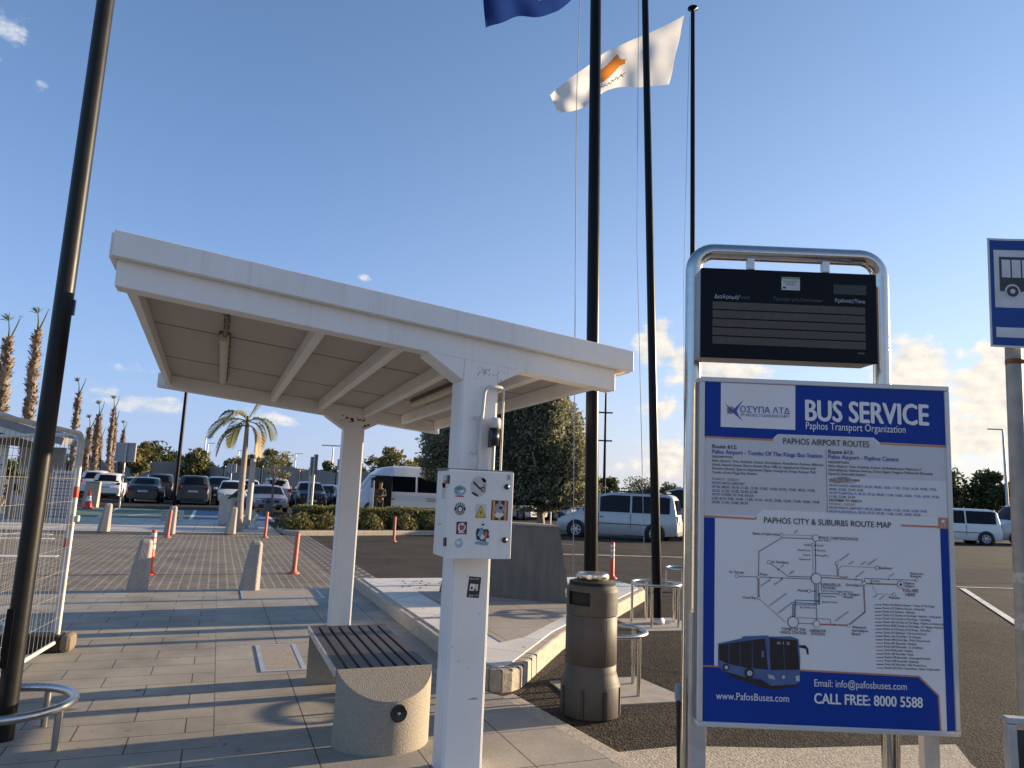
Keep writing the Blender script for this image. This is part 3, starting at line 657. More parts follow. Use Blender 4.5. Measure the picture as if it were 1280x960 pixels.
b = MB(); b.prism([(fpA.x+p[0]*.95, fpA.y-.42+p[1]*.8) for p in foot_poly], -.2, -.014); tag(b.build('concrete_footing', foot_m), kind='structure')
b = MB(); b.prism([(fpB.x+p[0]*.95, fpB.y-.05+p[1]*.9) for p in foot_poly], -.2, -.014); tag(b.build('concrete_footing', foot_m), kind='structure')
hoop('steel hoop guard half hidden behind the litter bin', (fpA.x+.02, fpA.y-.35, -.015), .275, .46, .019, 4, R_(20))
hoop('steel hoop guard standing around the middle flagpole', (fpB.x-.02, fpB.y+.0, -.015), .31, .50, .019, 5, R_(10))
cC = G(866, 742, -.03); hoop('distant steel hoop guard seen between the flagpole and the sign', (cC.x-.15, cC.y, -.03), .33, .42, .019, 4, R_(45))
c3 = G(850, 727, -.03)
hoop('low steel hoop guard around the foot of the black lamp post', (-1.03, 5.13, 0), .35, .23, .026, 4, R_(-28))

def lamp_post():
    base = G(3, 925); t = lean_pole('lamp_post', 'tall black lamp post at the left edge standing inside a low hoop', 'lamp post', None, base, .07, .08, 8, 0, 0)
    mb = MB(); mb.tube([(0, 0, 0), (0, 0, 8.0)], [.056, .051], 28); mb.build('pole', mat('lamp_post_paint', (.009, .0085, .008), .40, var=.25, scale=8, spec=.28), t)
    mb = MB(); mb.box((-.036, -.040, .58), (.05, .02, .34), rz=R_(-30)); mb.build('hatch', black_paint, t, bevel=.004)
    mb = MB(); mb.box((.056, .01, 2.62), (.02, .03, .10)); mb.build('clip', black_plastic, t)
    mb = MB(); mb.lathe([(.06, 8), (.09, 8.02), (.26, 8.3), (.27, 8.36), (.10, 8.5), (0, 8.52)], n=24); mb.build('lantern', black_paint, t)
lamp_post()

# ------------------------------------------------------------------ stone bollards, plastic posts, cone
def bollard_mesh(mb, w0=.285, d0=.30, w1=.165, d1=.18, h=.70):
    vs = []; lv = [(w0, d0, 0, 0), ((w0+w1)/2, (d0+d1)/2, h*.52, .025), (w1*1.06, d1*1.06, h*.93, .05), (w1*.88, d1*.88, h*.98, .05), (w1*.5, d1*.5, h, .05)]
    for (w, d, z, sx) in lv:
        c = .2*w
        for (x, y) in ((-w/2+c, -d/2), (w/2-c, -d/2), (w/2, -d/2+c), (w/2, d/2-c), (w/2-c, d/2), (-w/2+c, d/2), (-w/2, d/2-c), (-w/2, -d/2+c)): vs.append((x+sx, y, z))
    fs = [(i*8+j, i*8+(j+1)%8, i*8+8+(j+1)%8, i*8+8+j) for i in range(4) for j in range(8)]+[tuple(range(32, 40))]
    mb.add(vs, fs); return mb
first = None
for (p, lab, sc) in ((G(171, 738), 'rough stone bollard standing beside the bright orange post', 1.0), (G(311, 737), 'rough stone bollard at the pavement edge above the rimmed cover', 1.0),
                 (G(129, 665), 'far stone bollard right of the wire fence, across the crossing', 1.12), (G(211, 668), 'far stone bollard partly covered by a faded post', 1.12), (G(287, 668), 'far stone bollard beside the short palm tree', 1.12)):
    if first is None: o = tag(bollard_mesh(MB()).build('stone_bollard', stone, bevel=.012), lab, 'bollard', 'tapered stone bollards'); first = o
    else:
        o = first.copy(); COL.objects.link(o); o['label'] = lab
    o.location = (p.x, p.y, .0 if p.y < 20 else .02); o.scale = (sc,)*3; o.rotation_euler = (0, 0, R_(random.uniform(-4, 4)))
def flex_post(loc, label, h=.72, m=orange, bands=True, lean=0):
    t = thing('flexible_post', label, 'traffic post', loc, group='orange flexible marker posts')
    mb = MB(); mb.lathe([(.10, 0), (.10, .015), (.07, .03), (.05, .05), (.042, .08), (.040, h-.01), (.034, h), (0, h)], n=20); mb.build('post', m, t)
    if bands:
        for z in (h*.62, h*.76, h*.89):
            mb = MB(); mb.lathe([(.0415, z-.036), (.0425, z-.035), (.0425, z+.03), (.0415, z+.031)], n=20); mb.build('reflective_band', refl, t)
    t.rotation_euler = (0, R_(lean), 0); return t
z0 = -.012
flex_post(G(187, 718, z0), 'bright orange banded post just behind the left stone bollard')
flex_post(G(367, 717, z0), 'faded orange post on the crossing near the far shelter post', .70, orange_faded, False, 1.5)
flex_post(G(331, 672, z0), 'faded orange post at the corner of the hedge kerb', .74, orange_faded, False, 1)
flex_post(G(492, 677, -.03), 'faded orange post standing on the road before the hedge', .74, orange_faded, False)
flex_post(G(209, 672, z0), 'faded red orange post before the far stone bollard', .74, orange_faded, False, 2)
q = G(765, 723, -.03); flex_post((q.x, q.y, -.03), 'bright orange banded post between the two nearer flagpoles', .70)

# ------------------------------------------------------------------ lettering
_txt = {}
def glyphs(body, bold=0.0):
    key = (body, bold)
    if key in _txt: return _txt[key]
    cu = bpy.data.curves.new('lettering', 'FONT'); cu.body = body; cu.resolution_u = 3; cu.offset = bold; cu.fill_mode = 'FRONT'
    o = bpy.data.objects.new('lettering', cu); COL.objects.link(o)
    dg = bpy.context.evaluated_depsgraph_get(); me = bpy.data.meshes.new_from_object(o.evaluated_get(dg))
    vs = [(v.co.x, v.co.y) for v in me.vertices]; fs = [list(p.vertices) for p in me.polygons]
    bpy.data.objects.remove(o); bpy.data.curves.remove(cu); bpy.data.meshes.remove(me)
    _txt[key] = (vs, fs); return vs, fs
def capheight(bold=0.0):
    vs, _ = glyphs('H', bold); ys = [v[1] for v in vs]; return max(ys)-min(ys)
def put_text(mb, body, x0, x1, zbase, cap, y, mi=0, bold=0.0, ang=0.0):
    vs, fs = glyphs(body)
    if not vs: return
    a, c = min(v[0] for v in vs), max(v[0] for v in vs); k = (x1-x0)/(c-a); s = cap/capheight()
    ca, sa = math.cos(ang), math.sin(ang); e = bold*.9
    for n_, (dx, dz) in enumerate(((0, 0),) if not bold else ((0, 0), (-e, 0), (e, 0), (-e*.5, e*.5), (e*.5, -e*.5))):
        out = []
        for (px, py) in vs:
            X, Z = (px-a+dx)*k, py*s+dz*s; out.append((x0+X*ca-Z*sa, y-.00006*n_, zbase+X*sa+Z*ca))
        mb.add(out, fs, mi)

# ------------------------------------------------------------------ bus information sign
D_S = 3.55
def info_sign():
    def loc(u, v): # photo pixel on the sign's front plane -> (x, z) in the sign's frame
        P = AT(u, v, D_S); s = math.sin(YAW); c = math.cos(YAW); return (P.x*c-P.y*s, P.z)
    zb = -.014
    c = [loc(880, 477.5), loc(1183, 489.5), loc(1193, 917.5), loc(880, 903)]
    xl = (c[0][0]+c[3][0])/2; xr = (c[1][0]+c[2][0])/2; zt = (c[0][1]+c[1][1])/2; zl = (c[2][1]+c[3][1])/2
    W, H = xr-xl, zt-zl
    base = Vector((math.sin(YAW)*D_S, math.cos(YAW)*D_S, 0))
    t = thing('bus_information_sign', 'tall blue and white bus service sign with route map on steel legs', 'sign', base, CAM_R)
    LEAN = R_(1.6)
    def q(u, v):  # homography by inverse bilinear, print corners in pixels
        px = [(880, 477.5), (1183, 489.5), (1193, 917.5), (880, 903)]; s_, t_ = .5, .5
        for _ in range(12):
            X = (1-s_)*(1-t_)*px[0][0]+s_*(1-t_)*px[1][0]+s_*t_*px[2][0]+(1-s_)*t_*px[3][0]; Y = (1-s_)*(1-t_)*px[0][1]+s_*(1-t_)*px[1][1]+s_*t_*px[2][1]+(1-s_)*t_*px[3][1]
            dxs = (1-t_)*(px[1][0]-px[0][0])+t_*(px[2][0]-px[3][0]); dxt = (1-s_)*(px[3][0]-px[0][0])+s_*(px[2][0]-px[1][0])
            dys = (1-t_)*(px[1][1]-px[0][1])+t_*(px[2][1]-px[3][1]); dyt = (1-s_)*(px[3][1]-px[0][1])+s_*(px[2][1]-px[1][1])
            ex, ey = u-X, v-Y; det = dxs*dyt-dxt*dys; s_ += (ex*dyt-ey*dxt)/det; t_ += (dxs*ey-dys*ex)/det
        return (xl+s_*W, zt-t_*H)
    alu = mat('aluminium_frame', (.60, .58, .56), .4, .35, var=.05, scale=3)
    wht = mat('poster_white', (.78, .73, .71), .45, var=.03, scale=1.5); gry = mat('poster_grey', (.60, .57, .57), .45, var=.03); box_ = mat('poster_pale_box', (.71, .68, .67), .45, var=.02)
    blu = mat('poster_blue', (.006, .042, .27), .45, var=.06, scale=2, spec=.2); orn = mat('poster_orange', (.55, .22, .12), .4); ink = mat('poster_black', (.02, .02, .03), .4); inkb = mat('poster_ink_blue', (.03, .09, .32), .4)
    # frame box
    fw = .024; mb = MB()
    mb.box(((xl+xr)/2, .05, zt+fw/2), (W+2*fw, .10, fw)); mb.box(((xl+xr)/2, .05, zl-fw/2), (W+2*fw, .10, fw))
    mb.box((xl-fw/2, .05, (zt+zl)/2), (fw, .10, H)); mb.box((xr+fw/2, .05, (zt+zl)/2), (fw, .10, H))
    fr = mb.build('frame', alu, t, bevel=.004)
    mb = MB()
    for dy in (.035, .065): mb.box((xl-fw-.002, dy, (zt+zl)/2), (.006, .012, H))
    mb.build('edge_groove', mat('frame_groove', (.25, .245, .24), .5, .3), t)
    mb = MB(); mb.box(((xl+xr)/2, .049, (zt+zl)/2), (W, .08, H)); mb.build('back_panel', alu, t)
    y0 = .008
    lay = {}
    def poly(pts, m, k):
        z_ = y0-.0006*k; mb = lay.setdefault((m.name, k), (MB(), m))[0]; P = [q(*p) for p in pts]; a = sum(P[i][0]*P[(i+1) % len(P)][1]-P[(i+1) % len(P)][0]*P[i][1] for i in range(len(P)))
        if a < 0: P = P[::-1]
        mb.add([(x, z_, z) for x, z in P], [tuple(range(len(P)))])
    def line(pts, w, m, k):
        mb = lay.setdefault((m.name, k), (MB(), m))[0]; z_ = y0-.0006*k; w = w*W/310
        P = [Vector(q(*p)) for p in pts]
        for a, b in zip(P[:-1], P[1:]):
            d = (b-a).normalized(); n = Vector((-d.y, d.x))*w/2; a2 = a-d*w*.4; b2 = b+d*w*.4
            mb.add([(p.x, z_, p.y) for p in (a2-n, b2-n, b2+n, a2+n)], [(0, 1, 2, 3)])
    def circ(u, v, r, m, k, r2=None, n=24):
        x, z = q(u, v); s = W/310; mb = lay.setdefault((m.name, k), (MB(), m))[0]
        mb.add([(x+r*s*math.cos(2*math.pi*i/n), y0-.0006*k, z+r*s*math.sin(2*math.pi*i/n)) for i in range(n)], [tuple(range(n))])
    def text(body, u0, u1, v, cap, m, k=6, bold=0.0, slope=.0445, ang=0.0):
        a = q(u0, v); b = q(u1, v+(u1-u0)*slope) if ang == 0 else None
        mb = lay.setdefault((m.name, k), (MB(), m))[0]; s = W/310
        put_text(mb, body, a[0], b[0] if b else a[0]+(u1-u0)*s, a[1], cap*s, y0-.0006*k, 0, bold, ang)
    poly([(880, 477.5), (1183, 489.5), (1193, 917.5), (880, 903)], wht, 0)
    # header
    poly([(880, 477.5), (1183, 489.5), (1184.7, 561), (1101, 557), (1094, 551), (973, 546.5), (965, 553.5), (880, 549)], blu, 1)
    poly([(900.5, 478.8), (994.8, 482.5), (994.8, 541), (900.5, 537)], wht, 2)
    poly([(880, 549), (965, 553), (967, 551.5), (968.5, 551.5), (966, 555.5), (880, 551.5)], orn, 3); poly([(1101, 557.5), (1184.7, 561.3), (1184.8, 564), (1102.5, 560)], orn, 3)
    poly([(880, 552), (966, 556), (974, 547), (1093.5, 552), (1101, 560.5), (1184.8, 564.5), (1186.8, 657), (1176, 656.5), (1176, 652), (1062, 648), (955, 644), (945, 652), (880, 649)], gry, 1)
    circ(913, 515.3, 5.2, orn, 3)
    poly([(906, 506), (911, 511.5), (916, 514.5), (922, 509), (929, 501.5), (924.5, 509), (920.5, 516), (923, 522), (928.5, 529.5), (919, 521.5), (914, 517.2), (907.5, 521), (911, 516), (909, 511.5)], inkb, 4)
    text('ΟΣΥΠΑ ΛΤΔ', 925, 987.5, 517.8, 7.6, inkb, bold=.012); text('ΟΡΓΑΝΙΣΜΟΣ ΣΥΓΚΟΙΝΩΝΙΩΝ ΠΑΦΟΥ', 925, 987.5, 523, 3.4, inkb)
    text('BUS SERVICE', 1008, 1163, 528.3, 26, wht, bold=.040); text('Paphos Transport Organization', 1008, 1134, 539.8, 9.2, wht, bold=.004)
    text('PAPHOS AIRPORT ROUTES', 979.5, 1088, 559.3, 7.6, ink, bold=.006, slope=.035)
    # timetables
    text('Route 612:', 890, 921, 564.8, 4.8, ink, bold=.022); text('Pafos Airport - Tombs Of The Kings Bus Station', 890, 1029, 571.8, 5.2, inkb, bold=.022, slope=.052)
    text('DESCRIPTION:', 890, 916, 577, 2.6, ink, bold=.02)
    for k, (s_, e) in enumerate((('Pafos Airport, Timi, Acheleia, Koloni, Geroskipou, Poseidonos Avenue, Alkminis', 1030), ('Hotel, Ioannis Street, Ikarou Street (Post Office), Agapinoros Street (old', 1020), ('Primary School), Spyrou Kyprianou/ Agion Anargiron, Kings Avenue Mall,', 1021), ('Tombs of the Kings Bus Station', 946))): text(s_, 890, e, 582.3+k*5.0, 3.1, ink, bold=.006, slope=.05)
    text('MONDAY - SUNDAY', 890, 924, 606, 3.2, orn, bold=.01)
    for k, (s_, e) in enumerate((('FROM PAFOS AIRPORT:', 932), ('07:30, 08:50, 10:10, 11:20, 12:30, 13:50, 14:50, 15:45, 17:05, 18:35, 19:45,', 1020), ('20:20, 21:20, 22:20, 23:40, 01:00', 947), ('FROM TOMBS OF THE KINGS:', 943), ('6:50, 8:10, 9:30, 10:40, 11:50, 13:10, 14:10, 15:00, 16:20, 17:40, 19:00, 19:45', 1025), ('20:40, 21:40, 23:00, 00:20', 935))):
        text(s_, 890, e, 611+k*4.9, 3.1, inkb if k in (0, 3) else ink, bold=.004, slope=.05)
    text('Route 613:', 1036.5, 1068, 571.6, 4.8, ink, bold=.022); text('Pafos Airport - Paphos Centre', 1036.5, 1125, 578.3, 5.2, inkb, bold=.022, slope=.045)
    text('DESCRIPTION', 1036.5, 1062, 584, 2.6, ink, bold=.02)
    for k, (s_, e) in enumerate((('Pafos Airport, Timi, Acheleia, Koloni, Archiepiskopou Makariou C', 1154), ('(Geroskipou), Athinon Avenue, Griva Digeni, Evagora Pallikaride (Kennedy', 1168), ('Square), Karavella Station', 1083))): text(s_, 1036.5, e, 589.2+k*4.9, 3.1, ink, bold=.006, slope=.05)
    line([(1033.5, 567), (1034.2, 602)], .5, ink, 3); poly([(1034.5, 601), (1185.2, 607.5), (1186.2, 654), (1035.2, 648)], box_, 2); line([(1034.5, 601), (1035.2, 648)], .6, ink, 3); line([(1034.5, 601), (1185, 607.5)], .4, gry, 3)
    poly([(1037, 605), (1045, 603), (1056, 602), (1066, 604), (1062, 608), (1050, 610), (1038, 608)], mat('scraped_poster', (.30, .27, .24), .7, var=.4, scale=80), 5); text('APRIL TO NOVEMBER', 1037, 1076, 606.5, 2.8, ink, bold=.02, k=4)
    text('MONDAY - SUNDAY', 1037, 1071, 609.8, 2.8, orn)
    for k, (s_, e, m) in enumerate((('FROM PAFOS AIRPORT: 05:50, 08:00, 10:00, 11:30, 13:50, 16:30, 18:00, 19:05,', 1173, inkb), ('20:00, 22:00, 23:05, 0:40', 1080, ink), ('FROM KARAVELLA: 05:20, 07:25, 09:30, 11:00, 13:00, 14:00, 17:30, 18:30, 19:30,', 1176, inkb), ('21:30, 22:30, 23:30', 1070, ink), ('DECEMBER TO MARCH', 1078, ink), ('MONDAY - SUNDAY', 1071, orn), ('FROM PAFOS AIRPORT: 05:50, 08:00, 10:00, 11:30, 13:30, 16:30 19:00', 1160, inkb), ('FROM KARAVELLA: 05:20, 07:25, 09:30, 11:00, 13:00, 16:00, 18:30', 1152, inkb))):
        text(s_, 1037, e, 614.2+k*4.75, 3.0, m, bold=.02 if k == 4 else .004, slope=.047)
    # map header
    poly([(880, 650.5), (944, 654.5), (945.5, 652.5), (947, 654.5), (944.5, 657), (880, 653.3)], orn, 3); poly([(1127.5, 663), (1176, 665), (1176, 667.3), (1128.5, 665.3)], orn, 3); poly([(1174.5, 654.2), (1186.3, 654.8), (1186.6, 668.5), (1174.7, 668)], orn, 4)
    poly([(1178.3, 657), (1182.5, 657.2), (1182.6, 661), (1178.4, 660.8)], box_, 5)
    text('S T', 1177.5, 1183.5, 666.3, 3.6, box_, bold=.01)
    text('PAPHOS CITY & SUBURBS ROUTE MAP', 955.5, 1115, 660.7, 7.2, ink, bold=.006, slope=.0415)
    poly([(880, 653.5), (894, 654.2), (894.2, 838), (880, 837)], blu, 2); poly([(1176.7, 668), (1186.8, 668.5), (1192.8, 917), (1183, 917)], blu, 2)
    # bottom panel
    poly([(880, 836), (1000, 842), (1149, 850.5), (1173.8, 874.5), (1176, 917), (880, 903)], orn, 2); poly([(880, 838), (1000, 844), (1148, 852.5), (1171.8, 875.5), (1174, 916.8), (880, 903)], blu, 3)
    text('www.PafosBuses.com', 896.5, 987, 876.8, 8.4, wht, bold=.004); text('Email: info@pafosbuses.com', 1018.5, 1133, 862.3, 8.4, wht, bold=.002); text('CALL FREE: 8000 5588', 1018.5, 1152.5, 882.6, 11.8, wht, bold=.034, slope=.046)
    # picture of the bus
    bb = mat('poster_bus_blue', (.07, .12, .26), .35, var=.2, scale=10); bk = mat('poster_bus_glass', (.012, .014, .018), .3); lt = mat('poster_bus_light', (.45, .47, .50), .35)
    poly([(899, 810), (928, 804), (930, 801.5), (960, 800.5), (962, 802), (990, 802), (999, 805.5), (1001, 830), (1000.5, 857), (995, 860), (965, 861.5), (953, 853.5), (933, 851), (912, 845), (905, 843), (899, 838)], bb, 5)
    poly([(905, 842), (914, 846), (934, 851.5), (952, 855), (966, 861.5), (997, 860), (998, 863), (968, 866), (950, 862.5), (915, 850.5)], bk, 4)
    poly([(899.8, 811.5), (957, 804), (961, 842), (937, 840), (910, 834.5), (900, 829.5)], bk, 6); poly([(963, 803.5), (997, 806.5), (1000, 842), (964, 842.5)], bk, 6)
    for (u, v, r) in ((908.5, 839, 4.2), (937.5, 846, 6.0)): circ(u, v, r, bk, 6); circ(u+.6, v, r*.55, lt, 7)
    poly([(960.5, 847.5), (968, 849), (970, 854), (962, 852.5)], lt, 6); poly([(995, 850), (1000, 849), (1000, 856), (996, 856)], lt, 6); poly([(952.5, 819), (956, 818.6), (956.2, 827), (952.8, 827)], bb, 7)
    poly([(999, 813), (1007, 812.6), (1011, 817), (1011.5, 824), (1009.5, 824), (1008, 817), (1000, 815.5)], bk, 6)
    for u in (912, 926, 941): line([(u, 812-(u-912)*.1), (u+.5, 836+(u-912)*.16)], .6, bb, 7)
    line([(980, 804.5), (981.5, 842)], .5, bb, 7); text('612', 972, 988, 811, 3, lt, k=7)
    circ(980, 851, 2.0, lt, 7)
    # route map: (pixel in photo)
    def c4(x, y): return (860+x/6, 640+y/6)
    def c5(x, y): return (1020+x/4.365, 640+y/4.365)
    cr = {n: mat('map_'+n, c_, .4) for n, c_ in dict(purple=(.20, .15, .19), brown=(.30, .20, .17), slate=(.16, .18, .24), teal=(.05, .17, .24), olive=(.34, .33, .22), red=(.42, .13, .13), grey=(.33, .33, .34), orange=(.45, .30, .24)).items()}
    def ml(pts, w, m): line(pts, w, cr[m], 3)
    ml([c4(705, 214), c4(960, 223)], .7, 'grey'); ml([c4(960, 246), c4(708, 237), c4(537, 342), c4(533, 530)], 1.0, 'purple'); ml([c4(533, 530), c4(535, 690)], 2.4, 'brown'); ml([c4(372, 525), c4(533, 532), c4(930, 548)], .9, 'slate'); ml([c4(612, 422), c4(755, 527), c4(930, 533)], .9, 'purple')
    ml([c4(535, 690), c4(735, 866)], .8, 'olive'); ml([c4(940, 290), c4(943, 545)], .7, 'grey'); ml([c4(960, 265), c4(963, 545)], 1.2, 'slate')
    ml([c4(955, 590), c4(957, 745)], 1.0, 'teal'); ml([c4(966, 590), c4(969, 860)], 1.0, 'slate'); ml([c4(980, 590), c4(984, 735), c4(800, 722)], 1.0, 'teal'); ml([c4(912, 637), c4(969, 640)], 1.0, 'slate'); ml([c4(993, 735), c4(992, 655), c4(1148, 660)], 1.0, 'teal'); ml([c4(993, 712), c4(812, 704), c4(808, 830)], 1.0, 'teal'); ml([c4(957, 742), c4(790, 738), c4(790, 830)], 1.0, 'slate'); ml([c4(802, 722), c4(800, 830)], 1.0, 'slate')
    ml([c4(830, 833), c4(1072, 848), c4(1074, 882)], .8, 'red'); ml([c4(830, 875), c4(945, 880)], 1.0, 'red'); ml([c4(990, 884), c5(180, 649)], 1.7, 'red'); ml([c5(180, 649), c5(270, 578), c5(264, 425)], 1.7, 'brown')
    ml([c5(30, 377), c5(122, 383)], 1.0, 'orange'); ml([c5(117, 315), c5(122, 383)], 1.4, 'brown'); ml([c5(128, 383), c5(128, 345), c5(142, 328), c5(330, 338)], .8, 'grey'); ml([c5(30, 390), c5(250, 404), c5(265, 422)], 1.3, 'brown'); ml([c5(268, 415), c5(268, 396), c5(548, 407)], .9, 'slate'); ml([c5(268, 424), c5(455, 430)], 1.8, 'brown'); ml([c5(305, 425), c5(333, 480), c5(430, 484)], .6, 'grey')
    for (p, r) in ((c4(705, 214), 2.2), (c4(963, 240), 4.3), (c4(940, 290), 2), (c4(612, 422), 2.3), (c4(372, 525), 2.3), (c4(533, 532), 1.9), (c4(535, 690), 1.9), (c4(967, 545), 6.9), (c4(912, 637), 2.3), (c4(1148, 659), 2.3), (c4(793, 866), 7.1), (c4(968, 880), 4.4), (c5(117, 313), 2.3), (c5(337, 338), 2.4), (c5(554, 407), 2.2), (c5(265, 423), 2.6), (c5(180, 650), 2.0), (c5(430, 484), 2.2), (c5(465, 430), 4.6)):
        circ(*p, r, ink, 4); circ(*p, r*.78 if r < 4 else r*.87, wht, 5)
    circ(*c5(465, 430), 1.9, mat('map_here', (.22, .05, .06), .4), 6)
    for (p, s_, w, cap) in ((c4(490, 212), 'Baths of Aphrodite', 33, 2.9), (c4(632, 427), 'St. Neofytos', 21, 2.9), (c4(316, 500), 'St. George', 18, 2.9), (c4(545, 518), 'Peyia', 9, 2.8), (c4(415, 690), 'Coral Bay', 17, 2.9), (c4(875, 297), 'Kathikas', 8, 2.5), (c4(828, 335), 'Minos/Drousia', 16, 2.0), (c4(868, 372), 'Polemi', 9, 2.0), (c4(833, 404), 'Tsada/Stroumbi', 15, 2.0), (c4(972, 301), 'Drouseia', 8, 2.0), (c4(972, 338), 'Mesourgi', 11, 2.0), (c4(972, 376), 'Mesogi/Mon', 14, 2.0), (c4(988, 247), 'POLIS CHRYSOCHOUS', 49, 3.4), (c4(1000, 597), 'KARAVELLA', 25, 3.4), (c4(1000, 622), 'STATION', 18, 3.4), (c4(1000, 639), 'Paphos Centre, Avenue of Stavrou', 40, 1.8), (c4(828, 640), 'Market', 12, 2.9), (c4(1005, 680), 'Universal area', 18, 2.0), (c4(1008, 722), 'Agapinoros Eve.', 20, 2.0), (c4(842, 762), 'Ag. Theklas old', 19, 2.0), (c4(705, 925), 'TOMBS OF THE', 30, 3.3), (c4(700, 950), 'KINGS STATION', 32, 3.3), (c4(918, 938), 'HARBOUR', 20, 3.3), (c4(925, 962), 'STATION', 17, 3.3), (c5(348, 344), 'Episkopi', 16, 2.9), (c5(165, 436), 'Geroskipou', 20, 2.9), (c5(302, 413), 'Konia', 11, 2.2), (c5(518, 375), 'Petra tou', 16, 2.9), (c5(520, 390), 'Romiou', 13, 2.9), (c5(488, 428), 'Paphos', 12, 2.9), (c5(488, 444), 'Airport', 12, 2.9), (c5(400, 506), 'Mandria', 14, 2.9), (c5(152, 486), 'Ar. Papagou', 20, 2.9), (c5(152, 501), 'Avenue', 12, 2.9), (c5(198, 664), 'Waterpark', 18, 2.9), (c5(198, 682), 'Geroskipou', 20, 2.9), (c5(198, 700), 'Beach', 11, 2.9), (c5(133, 390), 'Hospital', 10, 2.0), (c4(985, 262), 'New Station', 15, 1.8)):
        text(s_, p[0], p[0]+w, p[1], cap, ink, bold=.012)
    for (p, s_, w, cap) in ((c5(474, 469), 'YOU ARE', 20, 4.0), (c5(492, 492), 'HERE', 12, 4.0)): text(s_, p[0], p[0]+w, p[1], cap, mat('map_here', (.22, .05, .06), .4), bold=.02)
    for (p, s_, w, a) in ((c5(133, 303), 'Anavargos', 16, 38), (c4(620, 748), 'Chloraka/Coastal Rd', 26, 37), (c4(685, 802), 'Lempa/Chloraka', 24, 37), (c4(555, 602), 'Kisonerga', 14, 37), (c4(653, 596), 'Chlorakas', 13, 37), (c4(700, 465), 'Tala', 5, 37), (c4(765, 515), 'Trimithousa', 8, 37), (c4(800, 205), 'Latsi', 6, 37), (c4(1110, 865), 'Poseidonos Avenue', 21, 37), (c5(185, 322), 'Tsada', 7, 37), (c5(252, 324), 'Nata', 7, 37), (c5(288, 326), 'Paphiakos', 14, 37), (c5(403, 392), 'Timi', 8, 37), (c5(225, 390), 'Koloni', 12, 37), (c5(318, 503), 'Timi', 6, 37), (c5(350, 513), 'Anarita', 8, 37)):
        text(s_, p[0], p[0]+w, p[1], 2.0, ink, bold=.006, ang=R_(a))
    for p in (c4(625, 539), c4(708, 543), c4(685, 475), c4(960, 295), c4(960, 331), c4(961, 368), c5(221, 401), c5(305, 421), c5(103, 645), c5(400, 401), c4(985, 668), c4(975, 712)): circ(*p, 1.0, ink, 4)
    leg = ['612 (Paphos Airport - Tombs of The Kings)', '613 (Paphos Airport - Karavella)', '610 (Harbour - Market)', '611 (Tombs of The Kings - Harbour - Waterpark)', '615 (Tombs of The Kings - Coral Bay)', '603 (Tombs of The Kings - Paphos to Universal)', '603B (Tombs of The Kings - Ar. Papagou Avenue)', '614 (Tombs of The Kings - Karavella)', '631 (Harbour - Petra tou Romiou)', '616 (Coral Bay - St. George)', '648 (Coral Bay - Polis Chrysochous)', '601 (Karavella - Mandria)', '604 (Karavella - St. Neofytos)', '606 (Karavella - Kathikas)', '607 (Karavella - Peyia)', '618 (Karavella - Anavargos/Hospital)', '630 (Karavella - Episkopi)', '645 (Karavella - Polis Chrysochous)', '622 (Polis Chrysochous - Baths of Aphrodite)']
    ends = (645, 592, 535, 680, 622, 692, 690, 620, 598, 568, 617, 545, 577, 522, 527, 620, 555, 596, 670)
    keys = ['brown', 'slate', 'slate', 'brown', 'olive', 'slate', 'slate', 'slate', 'slate', 'teal', 'slate', 'grey', 'red', 'grey', 'red', 'brown', 'grey', 'slate', 'grey']
    for k, s_ in enumerate(leg):
        y = 542+k*18.75; x = 366+k*.6; a = c5(x-42, y-3); c_ = c5(x-8, y-2); line([a, c_], 1.2, cr[keys[k]], 3); p = c5(x, y); e = c5(ends[k]+4, y); text('Route: '+s_, p[0], e[0], p[1], 2.4, ink, bold=.01, slope=.04)
    n_ = {'poster_white': 'poster', 'poster_blue': 'blue_print', 'poster_grey': 'grey_print', 'poster_black': 'black_lettering', 'poster_ink_blue': 'blue_lettering', 'poster_orange': 'orange_print'}
    merged = {}
    for (nm, k), (mb, m) in lay.items():
        g = merged.setdefault((nm, 'text' if (k >= 6 and nm == 'poster_white') else ('bg' if (nm == 'poster_white' and k == 0) else 'all')), (MB(), m))
        g[0].add(mb.v, mb.f)
    cnt = 0
    for (nm, k), (mb, m) in merged.items():
        base_n = n_.get(nm, 'route_line' if nm.startswith('map_') else 'bus_picture' if 'bus' in nm else 'print')
        if nm == 'poster_white' and k == 'text': base_n = 'white_lettering'
        if nm == 'poster_white' and k == 'all': base_n = 'white_print'
        mb.build(base_n, m, t)
    # legs: two grey square posts, one steel tube hoop holding the display
    for x in (xl+.004, xr-.065):
        mb = MB(); mb.box((x, .115, (zl-.02+zb)/2+.25), (.075, .055, zl-.02-zb+.5)); mb.box((x, .115, zb+.006), (.16, .14, .012)); mb.build('post', galv, t, bevel=.004)
    kk = (D_S+.2)/D_S; X0 = loc(864.5, 430)[0]*kk; X1 = loc(1098, 430)[0]*kk; Ztop = EYE+(loc(980, 323)[1]-EYE)*kk; rr = .11; tr = .043; yb = .20; pts = [(X0, yb, zb), (X0, yb, Ztop-rr)]
    pts += [(X0+rr-rr*math.cos(a), yb, Ztop-rr+rr*math.sin(a)) for a in [k*math.pi/16 for k in range(1, 9)]]
    pts += [(X1-rr+rr*math.sin(a), yb, Ztop-rr+rr*math.cos(a)) for a in [k*math.pi/16 for k in range(0, 8)]] + [(X1, yb, Ztop-rr), (X1, yb, zb)]
    mb = MB(); mb.tube(pts, tr, 20); mb.build('tube_frame', mat('polished_steel', (.50, .49, .465), .17, 1.0, var=.08, scale=25), t)
